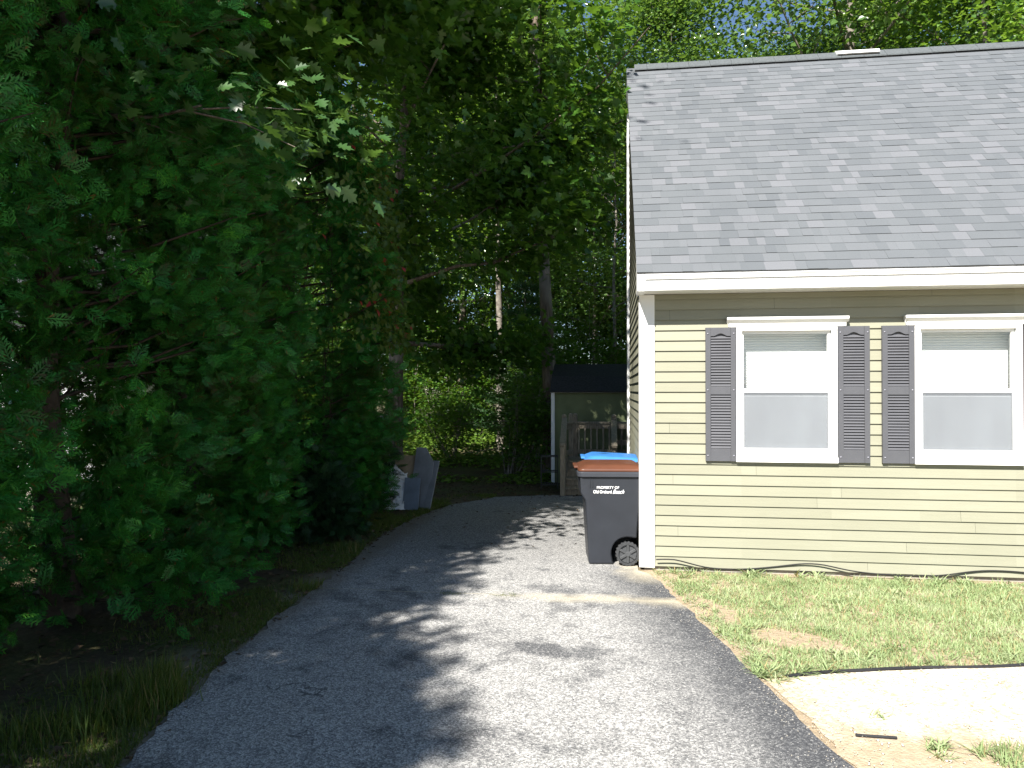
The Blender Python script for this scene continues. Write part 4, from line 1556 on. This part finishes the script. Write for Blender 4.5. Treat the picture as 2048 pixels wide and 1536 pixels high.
for (x, y) in spots:
    if 19 < y < 22.5 and -6.5 < x < -1: continue
    px = screen_x(x, y)
    if px < -250 or px > 2350 or abs(px - 1405) < 45: continue
    rk_ = 'first' if y < 21 else 'second' if y < 27 else 'third' if y < 33.5 else 'farthest'
    cnt[rk_] = cnt.get(rk_, 0) + 1
    where = 'above the roof ridge' if px > 1240 else 'seen left of the house' if px > 760 else 'behind the cedars'
    v = wr.randrange(3)
    sz = wr.uniform(.8, 1.2)
    plant('woodland_tree', (x, y, 0), wr.uniform(0, 6.28), WT[v], ((M['bark'], M['bark2'])[v % 2], WM[v]),
          f'woodland tree in the {rk_} rank, {ORD[cnt[rk_]]} from its left, {where}', 'tree', 'leafy trees of the wood behind the house', (sz * 1.05, sz * 1.05, sz * wr.uniform(.85, 1.15)))
    n_tree += 1


# young pine --------------------------------------------------------
def pine_meshes(seed, H):
    rng = np.random.default_rng(seed)
    t = Soup(); c = Soup()
    zs = np.linspace(0, H, 8)
    t.tube(np.stack([0 * zs, 0 * zs, zs], -1), np.linspace(.06, .01, 8), 7)
    nt_v = []; nt_f = []
    for i in range(9):
        a = i * 2.4; e = .5 + .35 * math.sin(i * 1.7)
        d = Vector((math.cos(a) * math.cos(e), math.sin(e), math.sin(a) * math.cos(e)))
        sd_ = d.cross(Vector((.3, .2, .9))).normalized() * .035
        k = len(nt_v)
        nt_v += [tuple(-sd_), tuple(sd_), tuple(d)]
        nt_f.append((k, k + 1, k + 2))
    for z in np.arange(.5, H, .38):
        L0 = 1.5 * (1 - z / H) + .25
        for j in range(6):
            a = j * 1.047 + rng.normal(0, .3) + z
            L = L0 * rng.uniform(.7, 1.1)
            d = np.array([math.cos(a), math.sin(a), .25])
            p0 = np.array([0, 0, z]); p1 = p0 + d * L
            t.tube([p0, (p0 + p1) / 2 - [0, 0, .04], p1], [.014, .009, .004], 4)
            k = int(60 * L) + 8
            u = rng.uniform(.2, 1.05, k)
            P = p0 + (p1 - p0) * u[:, None] + rng.normal(0, .09, (k, 3)) * np.array([1, 1, .5])
            fwd = np.tile(d, (k, 1)) + rng.normal(0, .6, (k, 3))
            c.stamp(nt_v, nt_f, P.astype(np.float32), *frames(fwd, rng.normal(0, 1, (k, 3))), rng.uniform(.10, .17, k))
    return t.mesh('pine_trunk', True), c.mesh('pine_crown')
pm = pine_meshes(81, 5.2)
for (x, y, s_, lab) in ((-2.35, 20.2, 1.0, 'young soft-needled pine between the pale trunk and the tall dark trunk'), (-8.6, 18.2, 1.1, 'young pine half hidden behind the maple trunk'), (-1.9, 24.5, 1.2, 'young pine deeper in the wood behind the clearing')):
    plant('pine_tree', (x, y, 0), s_, pm, (M['bark2'], M['pine']), lab, 'pine tree', 'young pines in the undergrowth', (s_, s_, s_))


# understorey shrubs --------------------------------------------------
def shrub_meshes(seed, H, r0, leaves, ls):
    rng = np.random.default_rng(seed)
    t = Soup(); c = Soup()
    cents = []
    for i in range(11):
        a = rng.uniform(0, 6.28); L = H * rng.uniform(.7, 1.05)
        tip = np.array([math.cos(a) * r0 * rng.random(), math.sin(a) * r0 * rng.random(), L])
        b0 = np.array([rng.normal(0, .08), rng.normal(0, .08), 0])
        m1 = b0 * .6 + tip * .4 + rng.normal(0, .08, 3)
        t.tube([b0, m1, tip], [.016, .010, .003], 5)
        for q in range(8):
            u = rng.uniform(.25, 1)
            p = b0 + (tip - b0) * u
            e = p + rng.normal(0, .30, 3) * np.array([1, 1, .3])
            t.tube([p, e], [.006, .002], 3)
            cents += [e, (p + e) / 2]
    cents = np.array(cents)
    idx = rng.integers(0, len(cents), leaves)
    P = cents[idx] + rng.normal(0, .17, (leaves, 3)) * np.array([1, 1, .45])
    P[:, 2] = np.maximum(P[:, 2], .05)
    fwd = rng.normal(0, 1, (leaves, 3)) * np.array([1, 1, .3]) + np.array([0, 0, -.2])
    c.stamp(*DIA, P.astype(np.float32), *frames(fwd, np.array([0, 0, 1.]) + rng.normal(0, .45, (leaves, 3))), ls * rng.uniform(.6, 1.2, leaves))
    return t.mesh('shrub_stem', True), c.mesh('shrub_foliage')
SM = [shrub_meshes(91, 2.4, 1.0, 5200, .09), shrub_meshes(92, 3.4, 1.2, 7000, .10), shrub_meshes(93, 1.5, .9, 3400, .085)]
sr = random.Random(23)
FAR = [(x + sr.uniform(-.8, .8), 29 + sr.uniform(-2.5, 5), 1) for x in np.arange(-19, 8, 1.5)]
SHR = [(-6.2, 15.6, 1), (-3.9, 17.4, 2), (-6.4, 23, 1), (-1.9, 17.6, 0), (-1.5, 20.5, 1), (-.7, 19.2, 1), (.6, 20.8, 1), (-2.2, 23.6, 1), (-4.4, 24.6, 1), (-7.6, 19, 1), (-2.0, 15.0, 2), (1.6, 18.2, 1), (-8.6, 16.2, 1), (-10.2, 13.0, 1), (-7.2, 12.2, 0)] + FAR
SHR.sort(key=lambda q: screen_x(q[0], q[1]))
scnt = {}
for (x, y, v) in SHR:
    if screen_x(x, y) > 1500 or screen_x(x, y) < -200: continue
    rk_ = 'nearest' if y < 17 else 'middle' if y < 26 else 'farthest'
    scnt[rk_] = scnt.get(rk_, 0) + 1
    t = empty('understorey_shrub', (x, y, 0), sr.uniform(0, 6.28), f'undergrowth shrub past the driveway, {ORD[min(20, scnt[rk_])]} from the left in the {rk_} row', 'shrub', 'shrubs in the woodland undergrowth')
    k = sr.uniform(.85, 1.25) * (1.5 if y > 26 else 1); t.scale = (k, k, k)
    link('stem', SM[v][0], M['bark2'], t)
    link('foliage', SM[v][1], M['shrub'], t)
# ground cover of the clearing
s = Soup()
rng = np.random.default_rng(99)
def cov(n_):
    x = rng.uniform(-11, 3, n_); y = rng.uniform(13.4, 34, n_)
    ok = (vnoise(x, y, 1.2, 31) > -.35 + .4 * rng.random(n_)) & ~((x > -1.15) & (y < 16.2))
    P = np.stack([x, y, np.abs(rng.normal(.10, .10, n_))], -1)[ok]
    P[:, 2] *= np.clip((P[:, 1] - 13) / 4, .3, 1.6)
    return P
scatter(60000, cov, s, *t_diamond(.26, .1), .06, .17, tilt=.6)
tag(link('ground_cover', s.mesh('ground_cover'), M['cover']), 'low bright green plants covering the woodland floor', 'ground cover', None, 'stuff')

# ------------------------------------------------------------------ neighbour's house glimpsed through the hedge
nb = empty('neighbouring_house', (-9.2, 16.0, 0), R(-3), 'pale house glimpsed through the gaps low in the cedars at far left', 'house')
M['nb_wall'] = plain('pale_siding', (.62, .63, .65), .6, .3, .06, 2)
M['nb_glass'] = plain('dark_glass', (.03, .06, .10), .15, .6)
boxo('wall', (-11, 0, -4, 3, 0, 3.0), M['nb_wall'], nb)
bm = bmesh.new(); prism(bm, [(-4.4, 2.9), (-.5, 5.4), (3.4, 2.9), (3.4, 3.03), (-.5, 5.55), (-4.4, 3.03)], -11.3, .3, 'x')
obj('roof', bm, M['shedroof'], nb)
for xx in (-9.4, -6.3, -3.4, -1.9):
    boxo('window', (xx, xx + 1.0, -4.03, -4.001, .95, 2.1), M['nb_glass'], nb)
    bm = bmesh.new()
    box(bm, xx - .08, xx, -4.05, -4.001, .87, 2.18); box(bm, xx + 1.0, xx + 1.08, -4.05, -4.001, .87, 2.18)
    box(bm, xx + .001, xx + .999, -4.05, -4.001, .87, .95); box(bm, xx + .001, xx + .999, -4.05, -4.001, 2.1, 2.18)
    obj('frame', bm, M['white'], nb)
print('trees', n_tree, 'objects', len(bpy.data.objects))
